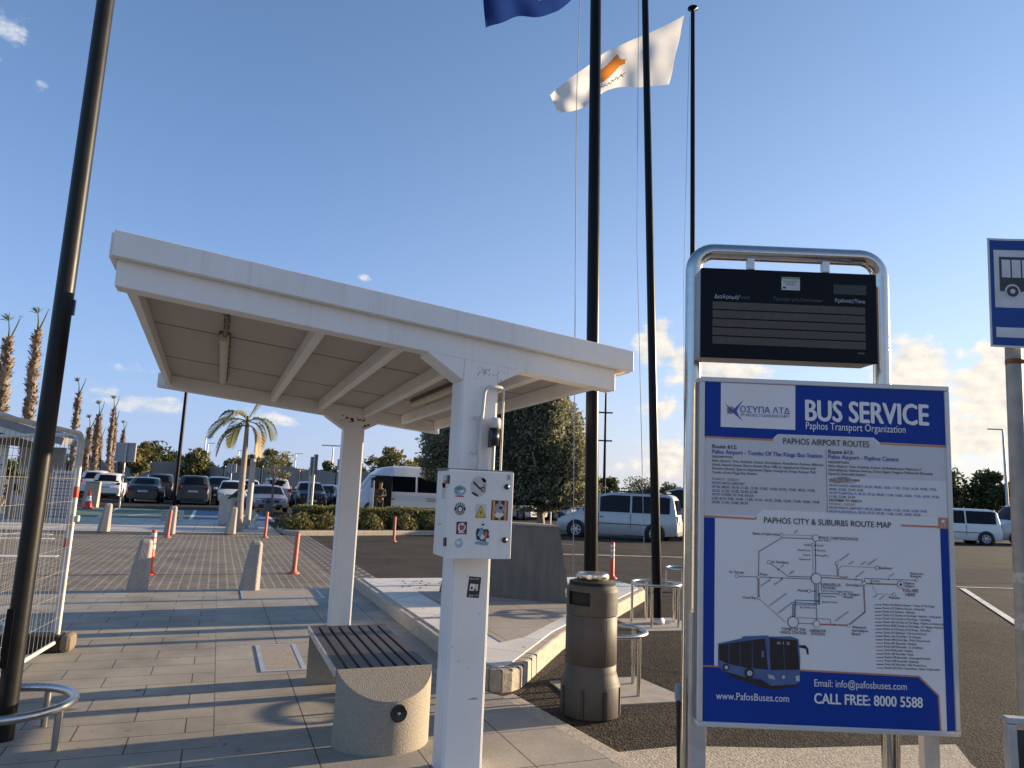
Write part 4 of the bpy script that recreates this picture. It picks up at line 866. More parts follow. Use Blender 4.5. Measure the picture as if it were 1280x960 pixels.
    for (u, v) in ((934, 333), (1026, 336)):
        x = loc(u, v)[0]*kk; mb = MB(); mb.box((x, yb-.01, Ztop-.06), (.04, .03, .07)); mb.build('hanger', steel, t, bevel=.003)
    mb = MB(); x, z = loc(857, 882); mb.box((x-.003, .12, z+.02), (.03, .03, .08)); mb.build('cable_connector', mat('grey_connector', (.25, .28, .30), .5), t, bevel=.01)
    mb = MB(); mb.tube([(x, .118, z-.02), (x, .118, z-.12), (x+.004, .118, z-.45)], [.014, .010, .007], 10); mb.build('cable', black_plastic, t)
    t.rotation_euler = (LEAN, 0, CAM_R)
    # pivot the lean about mid height so that the panel stays where it stands
    t.location = base + Vector((math.sin(YAW), math.cos(YAW), 0))*(1.35*math.tan(LEAN))*1.0
    # ---- passenger display, hangs in the hoop: a thing of its own
    d = thing('departure_display', 'black departure display with five blank rows hanging in the steel hoop', 'display', t.location, CAM_R)
    d.rotation_euler = (LEAN, 0, CAM_R)
    (ax, az_), (bx, bz), (cx, cz), (dx, dz) = loc(878, 337), loc(1096, 344), loc(1093, 454), loc(874, 446)
    x0, x1 = (ax+dx)/2, (bx+cx)/2; z1, z0_ = (az_+bz)/2, (cz+dz)/2; yf = .02
    navy = mat('display_case', (.004, .005, .010), .30, var=.2, spec=.12); 
    mb = MB(); mb.box(((x0+x1)/2, yf+.10, (z0_+z1)/2), (x1-x0, .16, z1-z0_)); mb.build('case', mat('display_shell', (.30, .30, .31), .45, .4), d, bevel=.006)
    mb = MB(); mb.box(((x0+x1)/2, yf+.011, (z0_+z1)/2), (x1-x0+.006, .018, z1-z0_+.004)); mb.build('front_panel', navy, d, bevel=.003)
    def dq(u, v): # pixel -> local in display
        s_ = (u-876)/(1094.5-876); vt = 336.5+s_*7; vb = 445+s_*9.5; t_ = (v-vt)/(vb-vt); return (x0+s_*(x1-x0), z1-t_*(z1-z0_))
    led = mat('led_row_off', (.115, .10, .085), .6, var=.1, spec=.1)
    nt = led.node_tree; w = nt.nodes.new('ShaderNodeTexWave'); w.inputs['Scale'].default_value = 55; tcn = nt.nodes.new('ShaderNodeTexCoord'); nt.links.new(tcn.outputs['Object'], w.inputs['Vector'])
    mx = nt.nodes.new('ShaderNodeMix'); mx.data_type = 'RGBA'; nt.links.new(w.outputs['Fac'], mx.inputs[0]); mx.inputs[6].default_value = (.06, .053, .045, 1); mx.inputs[7].default_value = (.15, .132, .112, 1); nt.links.new(mx.outputs[2], nt.nodes['Principled BSDF'].inputs['Base Color'])
    for k in range(5):
        (a, za) = dq(890, 378+k*10.6); (c_, zc) = dq(1080, 386.5+k*10.6); zc = za-(z1-z0_)*.083
        mb = MB(); mb.box(((a+c_)/2, yf+.0015, (za+zc)/2), (c_-a, .003, za-zc)); mb.build('led_row', led, d)
    mb = MB(); a = dq(976, 347); c_ = dq(999, 364); mb.box(((a[0]+c_[0])/2, yf+.001, (a[1]+c_[1])/2), (c_[0]-a[0], .002, a[1]-c_[1]), 0)
    mb.box(((a[0]+c_[0])/2, yf-.0006, a[1]-.006), (c_[0]-a[0], .001, .010), 1)
    for k in range(3): mb.box((a[0]+.045, yf-.0006, a[1]-.022-.009*k), (.07-.012*k, .001, .003), 2)
    mb.box((a[0]+.014, yf-.0006, c_[1]+.012), (.014, .001, .010), 3); mb.build('notice_label', [mat('notice_white', (.5, .5, .5)), mat('notice_green', (.16, .30, .14)), mat('notice_grey', (.2, .2, .2)), mat('notice_dark', (.03, .03, .06))], d)
    mb = MB(); a = dq(1041, 356); c_ = dq(1082, 369.5); mb.box(((a[0]+c_[0])/2, yf+.001, (a[1]+c_[1])/2), (c_[0]-a[0], .002, a[1]-c_[1])); mb.build('clock_window', mat('clock_black', (.003, .003, .003), .15), d)
    let = mat('display_lettering', (.40, .42, .44), .4); fade = mat('display_lettering_worn', (.06, .065, .075), .4)
    mb = MB()
    def dt(body, u0, u1, v, cap, mi, bold=.01): 
        a = dq(u0, v); c_ = dq(u1, v); put_text(mb, body, a[0], c_[0], a[1], cap*(z1-z0_)/110, yf-.0005, mi, bold)
    dt('Διαδρομή/', 892, 923, 374, 4.6, 0); dt('Rout', 923, 936, 374.6, 4.6, 1); dt('Προορισμός/Destination', 966, 1027, 376.5, 4.2, 1); dt('Χρόνος/Time', 1042, 1080, 378.4, 4.6, 0)
    mb.box((dq(1074, 441)[0], yf-.0005, dq(1074, 442)[1]), (.035, .001, .008), 1)
    mb.build('lettering', [let, fade], d)
info_sign()

# ------------------------------------------------------------------ bus stop plate on its pole
def bus_stop():
    D = 3.9; P = AT(1268, 700, D); s_, c_ = math.sin(YAW), math.cos(YAW)
    base = Vector((P.x, P.y, -.03)); 
    t = thing('bus_stop_sign', 'blue bus stop sign with white bus symbol on a grey pole', 'sign', base, CAM_R)
    def lc(u, v): 
        Q = AT(u, v, D-.06)-base; return Q.x*c_-Q.y*s_, Q.z
    x0, zt = lc(1243.5, 298); x0b, zb = lc(1243.5, 434); Wd = .40; h = zt-zb; x0 = (x0+x0b)/2-.03
    rot = t.rotation_euler
    q = Matrix.Rotation(CAM_R, 4, 'Z') @ Matrix.Rotation(R_(1.6), 4, 'Y'); t.rotation_euler = q.to_euler()
    x0 -= -.0; SHX = -(zt+zb)/2*math.tan(R_(1.6)); 
    mb = MB(); mb.tube([(0, 0, 0), (0, 0, zt-.08)], .040, 20); mb.build('pole', mat('worn_galvanised_pole', (.27, .265, .25), .6, .3, var=.25, scale=7), t)
    blu = mat('sign_blue', (.012, .055, .24), .4, var=.06, scale=3, spec=.25); wh = mat('sign_white', (.55, .55, .55), .4); ik = mat('sign_black', (.03, .035, .04), .45)
    x0 += SHX; yc = -.075
    def bend(x): u = (x-x0)/Wd-.5; return yc-.02*math.sin(u*3.1)+.03*u*u*0
    def plate2(a, c, za, zc, k, m, nm, parent):
        mb = MB(); n = 10; vs = []
        for i in range(n+1):
            x = a+(c-a)*i/n; y = bend(x)-k*.0015; vs += [(x, y, za), (x, y, zc), (x, y+.0012, zc), (x, y+.0012, za)]
        fs = [(i*4+j, i*4+4+j, i*4+4+(j+1) % 4, i*4+(j+1) % 4) for i in range(n) for j in range(4)]+[(0, 1, 2, 3), (n*4+3, n*4+2, n*4+1, n*4)]
        mb.add(vs, fs); return mb.build(nm, m, parent)
    pb = plate2(x0, x0+Wd, zb, zt, 0, wh, 'plate', t)
    plate2(x0+.012, x0+Wd-.012, zb+.012, zt-.012, 1, blu, 'blue_field', pb)
    wx0, wx1 = x0+.032, x0+Wd-.032; wz0, wz1 = zb+h*.36, zt-h*.11; plate2(wx0, wx1, wz0, wz1, 2, wh, 'white_field', pb); plate2(wx0, wx1, zb+h*.09, zb+h*.18, 2, wh, 'white_bar', pb)
    # bus pictogram, seen from the side
    ww, wh_ = wx1-wx0, wz1-wz0; X = lambda f: wx0+ww*f; Z = lambda f: wz0+wh_*f; y = yc-.034
    mb = MB()
    def fl(pts, k, mi): 
        P_ = [(X(a), bend(X(a))-.0045-.0012*k, Z(b_)) for a, b_ in pts]; mb.add(P_, [tuple(range(len(P_)))], mi)
    for i in range(12): # body as vertical strips so that it follows the bend
        a, c2 = .08+.84*i/12, .08+.84*(i+1)/12; fl([(a, .28), (c2, .28), (c2, .88), (a, .88)], 0, 0)
    for i in range(5):
        a = .115+.157*i; fl([(a, .52), (a+.135, .52), (a+.135, .83), (a, .83)], 1, 1)
    for cx in (.27, .73):
        for (r, mi, k) in ((.125, 1, 1), (.095, 0, 2), (.042, 1, 3)): fl([(cx+r*math.cos(2*math.pi*j/24)*wh_/ww*.95, .28+r*math.sin(2*math.pi*j/24)) for j in range(24)], k, mi)
    mb.build('bus_pictogram', [ik, wh], pb)
    mb = MB()
    for z in (zt-.15, zb+.15): mb.box((0, -.035, z), (.11, .05, .03))
    mb.build('bracket', galv, t); mb = MB(); mb.lathe([(.0405, zb-.08), (.0415, zb-.075), (.0412, zb-.055), (.0405, zb-.05)], n=20); mb.box((.015, -.04, zb-.068), (.035, .008, .02)); mb.build('rusty_clamp', rust, t)
    mb = MB(); mb.lathe([(.0405, .98), (.0412, .985), (.0412, 1.06), (.0405, 1.065)], n=20); mb.lathe([(.0405, 1.22), (.0412, 1.225), (.0412, 1.27), (.0405, 1.275)], n=20); mb.build('torn_label', mat('torn_label', (.38, .37, .35), .8, var=.35, scale=40), t)
    # low framed panel at the pole's foot
    f = AT(1290, 980, 3.35); f.z = -.03; p = thing('low_steel_panel', 'low dark steel framed panel at the foot of the bus stop pole', 'panel', f, CAM_R-R_(8))
    topz = PL(1258, 897, f, (s_, c_, 0)).z-f.z; lx = (PL(1258, 897, f, (s_, c_, 0))-f); lx = lx.x*c_-lx.y*s_
    dk = mat('dark_panel_steel', (.06, .058, .055), .45, .5, var=.2); mb = MB(); mb.box((lx+.30, 0, topz-.01), (.60, .05, .025)); mb.box((lx+.018, 0, topz/2-.01), (.036, .05, topz-.03)); mb.box((lx+.582, 0, topz/2-.01), (.036, .05, topz-.03)); mb.build('frame', galv, p, bevel=.003)
    mb = MB(); mb.box((lx+.30, .006, topz/2), (.53, .02, topz-.10)); mb.build('panel', dk, p); mb = MB(); mb.box((lx+.10, -.01, topz/2-.02), (.05, .012, topz-.2)); mb.build('slat', galv, p)
bus_stop()

# ------------------------------------------------------------------ flags
def inside(poly, x, y):
    c = False; n = len(poly)
    for i in range(n):
        (x1, y1), (x2, y2) = poly[i], poly[(i+1) % n]
        if (y1 > y) != (y2 > y) and x < (x2-x1)*(y-y1)/(y2-y1)+x1: c = not c
    return c
def interp(pts, s):
    d = [0]
    for a, b in zip(pts[:-1], pts[1:]): d.append(d[-1]+math.hypot(b[0]-a[0], b[1]-a[1]))
    x = s*d[-1]
    for i in range(len(pts)-1):
        if x <= d[i+1] or i == len(pts)-2:
            t = (x-d[i])/(d[i+1]-d[i]); return (pts[i][0]+(pts[i+1][0]-pts[i][0])*t, pts[i][1]+(pts[i+1][1]-pts[i][1])*t)
def flag(name, label, top, bot, P0, mats, paint, nx, ny, ripple, flyturn):
    n = Vector((math.sin(YAW+flyturn), math.cos(YAW+flyturn), 0)); t = thing(name, label, 'flag', P0); vs = []
    def catm(pts, s): # smoothed
        e = .04; a = [interp(pts, max(0, min(1, s+k*e))) for k in (-1, 0, 1)]; return (sum(q[0] for q in a)/3, sum(q[1] for q in a)/3)
    for j in range(ny+1):
        for i in range(nx+1):
            s = i/nx; r = j/ny; a, b = catm(top, s), catm(bot, s); u = a[0]+(b[0]-a[0])*r; v = a[1]+(b[1]-a[1])*r
            P = PL(u, v, P0, n); w = ripple*s**.6*(math.sin(9*s+2.2*r)+.5*math.sin(19*s-3.5*r)+.35*math.sin(31*s+6*r))+ripple*.45*(1-s)*math.sin(13*r+5*s); vs.append(P+n*w-P0)
    fs, ms = [], []
    for j in range(ny):
        for i in range(nx):
            a = j*(nx+1)+i; fs.append((a, a+nx+1, a+nx+2, a+1)); ms.append(paint((i+.5)/nx, (j+.5)/ny))
    mb = MB()
    mb.add(vs, fs, 0, True); mb.m = ms; mb.build('cloth', mats, t); return t
cloth = lambda nm, c: mat(nm, c, .8, var=.04, scale=3, trans=.72)
def cy(pts): return [(580+x/4, y/4) for x, y in pts]
top = cy([(1112, 72), (1000, 128), (920, 165), (800, 215), (690, 275), (640, 315), (520, 392), (425, 480)]); bot = cy([(1035, 418), (960, 428), (900, 435), (820, 436), (740, 440), (690, 460), (600, 545), (452, 574)])
# island outline in flag coordinates (s along the fly, r down): hoist is on the right in the photo
isl_p = [(.395, .40), (.40, .50), (.44, .52), (.475, .62), (.52, .70), (.565, .72), (.60, .66), (.625, .58), (.625, .46), (.60, .36), (.56, .36), (.52, .30), (.47, .20), (.455, .28), (.435, .36)]
lv = random.Random(4); leaves = [(.405+.235*k/17, .80-.10*math.sin(math.pi*k/17)*-1+lv.uniform(-.02, .02)) for k in range(18)]
def p_cy(s, r):
    if inside(isl_p, s, r): return 1
    for k, (a, b) in enumerate(leaves):
        b2 = .735+.10*abs(math.sin((a-.40)/.235*math.pi)); 
        if abs((s-a)*1.6+(r-b2)*.6*(1 if k % 2 else -1)) < .006 and abs(r-b2) < .035: return 2
    return 0
PC = PL(862, 30, fpC, (math.sin(YAW), math.cos(YAW), 0))
flag('white_flag', 'white flag with orange island emblem blowing from the farthest pole', top, bot, PC, [cloth('flag_white', (.90, .87, .82)), cloth('flag_copper', (.72, .24, .04)), cloth('flag_olive', (.06, .08, .05))], p_cy, 110, 56, .05, R_(-12))
PB = PL(793, -20, fpB, (math.sin(YAW), math.cos(YAW), 0))
top2 = [(786, -130), (720, -120), (650, -95), (597, -65)]; bot2 = [(786, -45), (712, 2), (703, 10), (690, 15), (664, 19), (640, 24), (618, 32), (606, 40)]
def p_eu(s, r):
    for k in range(12):
        a = 2*math.pi*k/12; dx = (s-.5)*1.5-.33*math.cos(a); dy = (r-.5)-.33*math.sin(a); d = math.hypot(dx, dy); th = math.atan2(dy, dx)
        if d < .055*(.62+.38*math.cos(5*(th+math.pi/2))): return 1
    return 0
flag('blue_flag', 'dark blue flag with yellow stars cut off by the top of the photo', top2, bot2, PB, [cloth('flag_blue', (.012, .032, .15)), cloth('flag_yellow', (.6, .45, .06))], p_eu, 110, 70, .06, R_(10))

# ------------------------------------------------------------------ vehicles
glass_m = mat('car_glass', (.008, .010, .014), .12, var=.1, spec=.14)
tyre_m = mat('tyre', (.018, .018, .018), .85); rim_m = mat('alloy_rim', (.55, .55, .55), .35, .5)
trim_m = mat('dark_trim', (.02, .02, .022), .5); tail_m = mat('tail_lamp', (.30, .015, .01), .25); head_m = mat('head_lamp', (.55, .55, .55), .12, .3); plate_m = mat('number_plate', (.50, .49, .45), .5)
STY = {
 'sedan': dict(top=[(.5,.42),(.47,.52),(.24,.63),(.03,.96),(-.08,1),(-.22,.96),(-.37,.70),(-.47,.67),(-.5,.45)], belt=.62, ws=(.23,.05), rw=(-.23,-.36), sw=(.19,-.30), split=(-.06,)),
 'hatch': dict(top=[(.5,.40),(.47,.50),(.27,.62),(.07,.96),(-.06,1),(-.32,.96),(-.46,.66),(-.5,.42)], belt=.60, ws=(.26,.09), rw=(-.34,-.455), sw=(.20,-.38), split=(-.06,)),
 'suv':   dict(top=[(.5,.44),(.47,.56),(.28,.64),(.11,.95),(-.05,1),(-.36,.97),(-.47,.66),(-.5,.42)], belt=.62, ws=(.27,.13), rw=(-.38,-.465), sw=(.21,-.42), split=(-.03,-.27)),
 'van':   dict(top=[(.5,.33),(.47,.44),(.34,.55),(.16,.94),(.04,1),(-.42,.99),(-.47,.95),(-.492,.55),(-.5,.35)], belt=.57, ws=(.33,.18), rw=(-.475,-.49), sw=(.28,-.45), split=(.135,-.13)),
 'minibus': dict(top=[(.5,.32),(.485,.41),(.415,.48),(.315,.83),(.25,.945),(.17,.985),(.06,1),(-.47,1),(-.49,.95),(-.5,.4)], belt=.44, ws=(.408,.32), rw=(-.485,-.492), sw=(.34,-.46), split=(.18,-.03,-.25)),
 'pickup': dict(top=[(.5,.45),(.47,.56),(.28,.62),(.13,.95),(.02,1),(-.10,.97),(-.16,.64),(-.48,.62),(-.5,.45)], belt=.62, ws=(.27,.14), rw=(-.11,-.155), sw=(.22,-.10), split=(.05,)),
}
def lerp_pts(pts, x):
    for (x1, z1), (x2, z2) in zip(pts[:-1], pts[1:]):
        if x <= x1 and x >= x2: return z1+(z2-z1)*((x1-x)/(x1-x2) if x1 != x2 else 0)
    return pts[-1][1] if x < pts[-1][0] else pts[0][1]
def smooth_top(pts, x, e=.012): return (lerp_pts(pts, min(.5, x+e))+2*lerp_pts(pts, x)+lerp_pts(pts, max(-.5, x-e)))/4
def car(name, label, cat, pos, heading, L, W, H, style, paint, group=None, clear=.20, wheel_r=.32, side_win=True, extra=None):
    st = STY[style]; t = thing(name, label, cat, pos, heading, group); box = style in ('van', 'minibus')
    def zt(x): return smooth_top(st['top'], x/L)*H
    def half(x): return W/2*(1-(.16 if not box else .09)*abs(2*x/L)**(5 if not box else 8))
    def prof(x):
        w = half(x); zb = clear+.10*max(0, abs(2*x/L)-.8)*5*.5; top = zt(x); belt = min(st['belt']*H, top-.03); tum = (.36 if not box else .14)*(top-belt); rr = .10 if not box else .09
        h = belt-zb
        return [(w*.90, zb), (w*.985, zb+.18*h), (w, zb+.55*h), (w*.975, belt-.02*H), (w*.95, belt), (w*.95-tum*.85, max(belt+.005, top-.07)), (w*.95-tum-rr*.6, top-.012), ((w*.95-tum)*.5, top+.012), (0, top+.02)]
    xs = [L*(.5-i/60) for i in range(61)]; vs, fs = [], []; n = 0
    for x in xs:
        p = prof(x); ring = [(x, -y, z) for y, z in p]+[(x, y, z) for y, z in reversed(p[:-1])]; n = len(ring); vs += ring
    for i in range(60):
        for j in range(n-1): a = i*n+j; fs.append((a, a+1, a+n+1, a+n))
    mb = MB(); mb.add(vs, fs, 0, True); mb.add(vs[:n], [tuple(range(n-1, -1, -1))]); mb.add(vs[-n:], [tuple(range(n))])
    mb.add([(x, s*half(x)*.88, clear) for x in (L*.48, -L*.48) for s in (-1, 1)], [(0, 1, 3, 2)], 1)
    body = mb.build('body', [paint, trim_m], t)
    def topstrip(xa, xb, frac, nm, dz=.012):
        mb = MB(); k = 8; v = []
        for i in range(k+1):
            x = (xa+(xb-xa)*i/k)*L; p = prof(x); top = zt(x); yw = p[6][0]*frac+.02
            for f in (-1, -.5, 0, .5, 1): v.append((x, f*yw, top-.012*abs(f)**2*2+.02*(1-abs(f))+dz))
        mb.add(v, [(i*5+j, i*5+j+1, i*5+j+6, i*5+j+5) for i in range(k) for j in range(4)], 0, True); return mb.build(nm, glass_m, t)
    topstrip(*st['ws'], .97, 'windscreen')
    if not box: topstrip(*st['rw'], .95, 'rear_window')
    else:
        mb = MB(); xr_ = -L*.5; w = half(xr_)*.74; z0, z1 = H*.58, H*.88
        x0, x1 = -L*.5-.0, -L*.5+.0
        a = L*(-.5+.018 if style == 'van' else -.5+.010); mb.hexa([(-L*.493-.015, -w, z0), (-L*.493+.03, -w, z0), (-L*.493+.03, w, z0), (-L*.493-.015, w, z0), (-L*.478-.015, -w*.92, z1), (-L*.478+.03, -w*.92, z1), (-L*.478+.03, w*.92, z1), (-L*.478-.015, w*.92, z1)]); mb.build('rear_window', glass_m, t)
    if side_win:
        xa, xb = st['sw']; cuts = [xa]+list(st['split'])+[xb]
        for a, b2 in zip(cuts[:-1], cuts[1:]):
            for s in (-1, 1):
                mb = MB(); v = []; k = 8; ok = False
                for i in range(k+1):
                    x = (a-.008+(b2-a+.016)*i/k)*L; p = prof(x); (yb, zb), (yt, ztp) = p[4], p[5]; lo = zb+.03; hi = max(lo+.002, min(ztp-.015, zt(x)-.10)); 
                    if style == 'minibus': hi = min(hi, H*.80); lo = H*.50
                    for z in (lo, hi):
                        f = max(0, min(1, (z-zb)/max(.02, ztp-zb))); v.append((x, s*(yb+(yt-yb)*f+.008), z))
                mb.add(v, [(2*i, 2*i+2, 2*i+3, 2*i+1) for i in range(k)], 0, True); mb.build('side_window', glass_m, t)
    # wheels
    wb = .31 if style not in ('minibus', 'van') else .325
    for fx in (wb, -wb+(.02 if style == 'pickup' else 0)):
        for s in (-1, 1):
            c = (fx*L, s*(half(fx*L)-.10), wheel_r)
            mb = MB(); mb.lathe([(0, .085), (wheel_r*1.22, .085), (wheel_r*1.22, .108), (0, .109)], c, 28, axis=Vector((0, s, 0))); mb.build('wheel_arch', trim_m, t)
            mb = MB(); mb.lathe([(0, -.08), (wheel_r*.9, -.08), (wheel_r, -.06), (wheel_r, .09), (wheel_r*.93, .125), (wheel_r*.68, .128), (wheel_r*.64, .10)], c, 28, axis=Vector((0, s, 0))); wh = mb.build('wheel', tyre_m, t)
            mb = MB(); q = Vector((0, s, 0)).to_track_quat('Z', 'Y').to_matrix()
            mb.lathe([(0, .120), (wheel_r*.16, .120), (wheel_r*.18, .112)], c, 20, axis=Vector((0, s, 0))); mb.lathe([(wheel_r*.56, .104), (wheel_r*.56, .118), (wheel_r*.66, .118), (wheel_r*.66, .104)], c, 28, axis=Vector((0, s, 0)))
            for k in range(6):
                a_ = 2*math.pi*k/6; d = Matrix.Rotation(a_, 3, 'Z'); mb.box(Vector(c)+q @ Vector((wheel_r*.36*math.cos(a_), wheel_r*.36*math.sin(a_), .112)), (wheel_r*.46, wheel_r*.17, .012), M=q @ d)
            mb.build('rim', rim_m, wh)
    # lamps, plates, bumpers
    xf, xr_ = L*.5, -L*.5; w = half(xf)
    hz = H*.44 if style not in ('van', 'minibus') else H*.37
    for s in (-1, 1):
        mb = MB(); mb.hexa([(xf-.30, s*w*1.02, hz-.06), (xf-.02, s*w*.62, hz-.06), (xf+.012, s*w*.62, hz-.06), (xf-.02, s*w*.99, hz-.06), (xf-.34, s*w*1.02, hz+.06), (xf-.10, s*w*.66, hz+.055), (xf-.02, s*w*.66, hz+.05), (xf-.07, s*w*.98, hz+.06)]); mb.build('headlight', head_m, t)
        mb = MB(); tz = H*.56 if style in ('sedan', 'hatch', 'pickup') else H*.60; th = .075 if style == 'sedan' else .13
        if box: tz, th = H*.48, .26
        mb.box((xr_+.05, s*(half(xr_)*.86), tz), (.14, .20 if not box else .10, th)); mb.build('tail_light', tail_m, t, bevel=.015)
        mb = MB(); mx_ = st['ws'][0]*L-.12 if not box else st['ws'][0]*L-.45; mb.box((mx_, s*(half(mx_)+.10), st['belt']*H+.08), (.13, .20, .14)); mb.build('wing_mirror', paint, t, bevel=.03)
    mb = MB(); mb.box((xf-.005, 0, H*.40 if not box else H*.32), (.05, w*1.05, .12)); mb.box((xf+.0, 0, H*.24), (.05, w*1.5, .12)); mb.build('grille', trim_m, t, bevel=.01)
    mb = MB(); mb.box((xr_+.0, 0, clear+.10), (.06, half(xr_)*1.7, .16)); mb.build('rear_bumper', trim_m if style != 'sedan' else paint, t, bevel=.02)
    for (x, z) in ((xf+.022, H*.27), (xr_-.012, H*.46 if not box else H*.40)):
        mb = MB(); mb.box((x, 0, z), (.02, .50, .11)); mb.build('number_plate', plate_m, t)
    if box:
        mb = MB()
        for s in (-1, 1):
            for x in (st['split'][0]*L, st['split'][-1]*L):
                p = prof(x)
                for (z0, z1) in ((clear+.25, st['belt']*H-.02),): mb.box((x, s*(half(x)+.001), (z0+z1)/2), (.018, .006, z1-z0))
            mb.box((-.05*L, s*(half(0)+.002), H*.34 if style == 'van' else H*.20), (L*.60, .012, .035))
            for x in (st['split'][0]*L-.12, st['split'][0]*L+.22): mb.box((x, s*(half(x)*.985+.014), H*.475 if style == 'van' else H*.36), (.16, .03, .035))
        mb.build('door_seam', mat('panel_gap', (.06, .06, .065), .6), t)
    return t
P_WHITE = mat('car_white', (.76, .75, .73), .3, var=.02, coat=.5); P_SILVER = mat('car_silver', (.50, .49, .475), .36, .12, var=.03, coat=.5); P_GREY = mat('car_grey', (.050, .052, .056), .3, .4, var=.05, coat=.6)
P_BLACK = mat('car_black', (.012, .012, .014), .25, .2, var=.05, coat=.7); P_PINK = mat('car_mauve', (.33, .26, .29), .35, .45, var=.05, coat=.5); P_BLUE = mat('car_blue', (.03, .09, .22), .3, .3, var=.05, coat=.5); P_LBLUE = mat('car_steel_blue', (.16, .22, .30), .3, .4, var=.05, coat=.5)
def spot(u, D):
    P = AT(u, 620, D); return Vector((P.x, P.y, zg(P.x, P.y)))
UP, DN = R_(90), R_(-90)          # nose away from / towards the camera, in the bays
GP = 'cars parked in the bays beyond the plaza'
def park(u, D, style, paint, head, label, L=4.3, W=1.8, H=1.45, cat='car', name='parked_car', rot=0): return car(name, label, cat, spot(u, D), head+R_(rot), L, W, H, style, paint, GP)
park(119, 51, 'suv', P_WHITE, UP, 'white off road car parked leftmost, its rear to the plaza', 4.5, 1.85, 1.78)
park(137, 47, 'suv', P_WHITE, UP, 'pearly white estate car with red lamps, rear to the plaza behind the square sign', 4.6, 1.85, 1.62)
park(166, 53, 'hatch', P_WHITE, DN, 'small white hatchback mostly hidden left of the dark saloon', 3.9, 1.7, 1.45)
park(182, 42.5, 'sedan', P_GREY, UP, 'dark grey saloon with its boot towards the plaza', 4.5, 1.8, 1.45)
park(201, 50, 'suv', P_GREY, UP, 'dark tall car with a red lamp behind the dark saloon', 4.5, 1.85, 1.72)
park(222, 52, 'hatch', P_BLACK, DN, 'black hatchback behind the thin dark pole', 4.0, 1.75, 1.45)
park(242, 42.5, 'suv', P_GREY, UP, 'grey sport utility car with its rear to the plaza right of the thin dark pole', 4.6, 1.88, 1.66)
park(272, 51, 'suv', P_BLACK, DN, 'dark sport utility car half hidden behind the white hatchback', 4.5, 1.85, 1.70)
park(290, 44, 'hatch', P_WHITE, DN, 'white hatchback facing the camera behind the short palm', 4.1, 1.75, 1.46)
park(333, 37.5, 'sedan', P_PINK, DN, 'mauve coupe facing the camera beside the hedge', 4.3, 1.78, 1.32, rot=3)
park(344, 49, 'pickup', P_SILVER, UP, 'silver pickup truck parked behind the mauve coupe', 5.2, 1.85, 1.75)
park(386, 46, 'suv', P_BLACK, DN, 'shiny black compact car facing the camera behind the pair of sign posts', 4.3, 1.80, 1.58)
park(413, 50, 'hatch', P_LBLUE, DN, 'steel blue car just left of the far shelter post', 4.2, 1.75, 1.45)
park(430, 48, 'hatch', P_BLACK, UP, 'black car with a red lamp hidden behind the far shelter post', 4.2, 1.75, 1.45)
park(309, 54, 'suv', P_SILVER, DN, 'pale car in the back row between the short palm and the pickup', 4.5, 1.8, 1.6)
park(256, 60, 'hatch', P_SILVER, DN, 'small silver car in the back row above the grey sport utility car', 4.2, 1.75, 1.45)
for (u, D, sty, pt, hd, lab) in ((600, 47, 'hatch', P_SILVER, DN, 'silver car seen under the left part of the clipped tree'), (647, 48, 'suv', P_WHITE, R_(-70), 'white car right of the cabinet under the clipped tree'), (672, 56, 'hatch', P_BLACK, R_(-70), 'dark blue black car in the shade under the tree'), (690, 50, 'hatch', P_BLUE, R_(110), 'blue car seen under the clipped tree right of its trunk'), (718, 51, 'hatch', P_BLACK, R_(110), 'black car at the right edge of the clipped tree')):
    p = spot(u, D); p.z = zg(p.x, p.y); car('parked_car', lab, 'car', p, hd, 4.2, 1.78, 1.5 if sty == 'hatch' else 1.65, sty, pt, 'cars parked beyond the clipped tree')
# vans
heading_left = math.pi-YAW
vp = spot(775, 30.2); van = car('parked_van', 'silver people carrier with dark side windows parked behind the flagpoles', 'van', vp, heading_left-R_(21), 4.95, 1.90, 1.88, 'van', P_SILVER, clear=.22, wheel_r=.33)
mb = MB()
for k, (w, l) in enumerate(((1.2, 1.6),)): mb.box((-.9, 0, 1.945), (l*1.4, w, .05)); 
mb.build('roof_rack', trim_m, van, bevel=.01)
vp = spot(862, 33.5); car('parked_van', 'grey van mostly hidden behind the silver people carrier and the sign', 'van', vp, heading_left-R_(35), 5.2, 1.95, 2.25, 'van', P_SILVER, clear=.22, wheel_r=.34)
mp_ = spot(510, 37.5); bus = car('minibus', 'white minibus with open driver door behind the hedge', 'minibus', mp_, math.pi, 6.2, 2.05, 2.60, 'minibus', P_WHITE, clear=.28, wheel_r=.36)
mb = MB(); mb.box((1.62, 1.045, 1.25), (1.02, .03, 1.62)); mb.build('door_shade_panel', mat('shaded_inside', (.012, .012, .013), .9), bus)  # near-black panel on the body stands in for the shaded cab
mb = MB(); mb.box((2.17, 1.44, .95), (.06, .80, 1.0)); mb.box((2.17, 1.07, 1.72), (.05, .05, .60)); mb.box((2.17, 1.80, 1.62), (.05, .05, .36)); mb.box((2.17, 1.43, 1.99), (.05, .76, .05))
dr = mb.build('open_door', P_WHITE, bus, bevel=.01); mb = MB(); mb.box((2.17, 1.44, 1.70), (.02, .66, .52)); mb.build('pane', glass_m, dr)
mb = MB()
for k in range(3): put_text(mb, ('TAXI SERVICE', 'TEL 0000 000', 'MINIBUS')[k], 0, 1, 0, .05, 0) if False else mb.box((-1.1, 1.034, 1.02-.07*k), (.9-.1*k, .004, .028))
mb.build('side_lettering', mat('faint_grey_lettering', (.25, .26, .28), .6), bus)
vp = spot(1181, 39); car('parked_van', 'white people carrier with its rear right of the bus service sign', 'van', vp, heading_left-R_(10), 4.7, 1.88, 1.85, 'van', P_WHITE, clear=.22, wheel_r=.33)
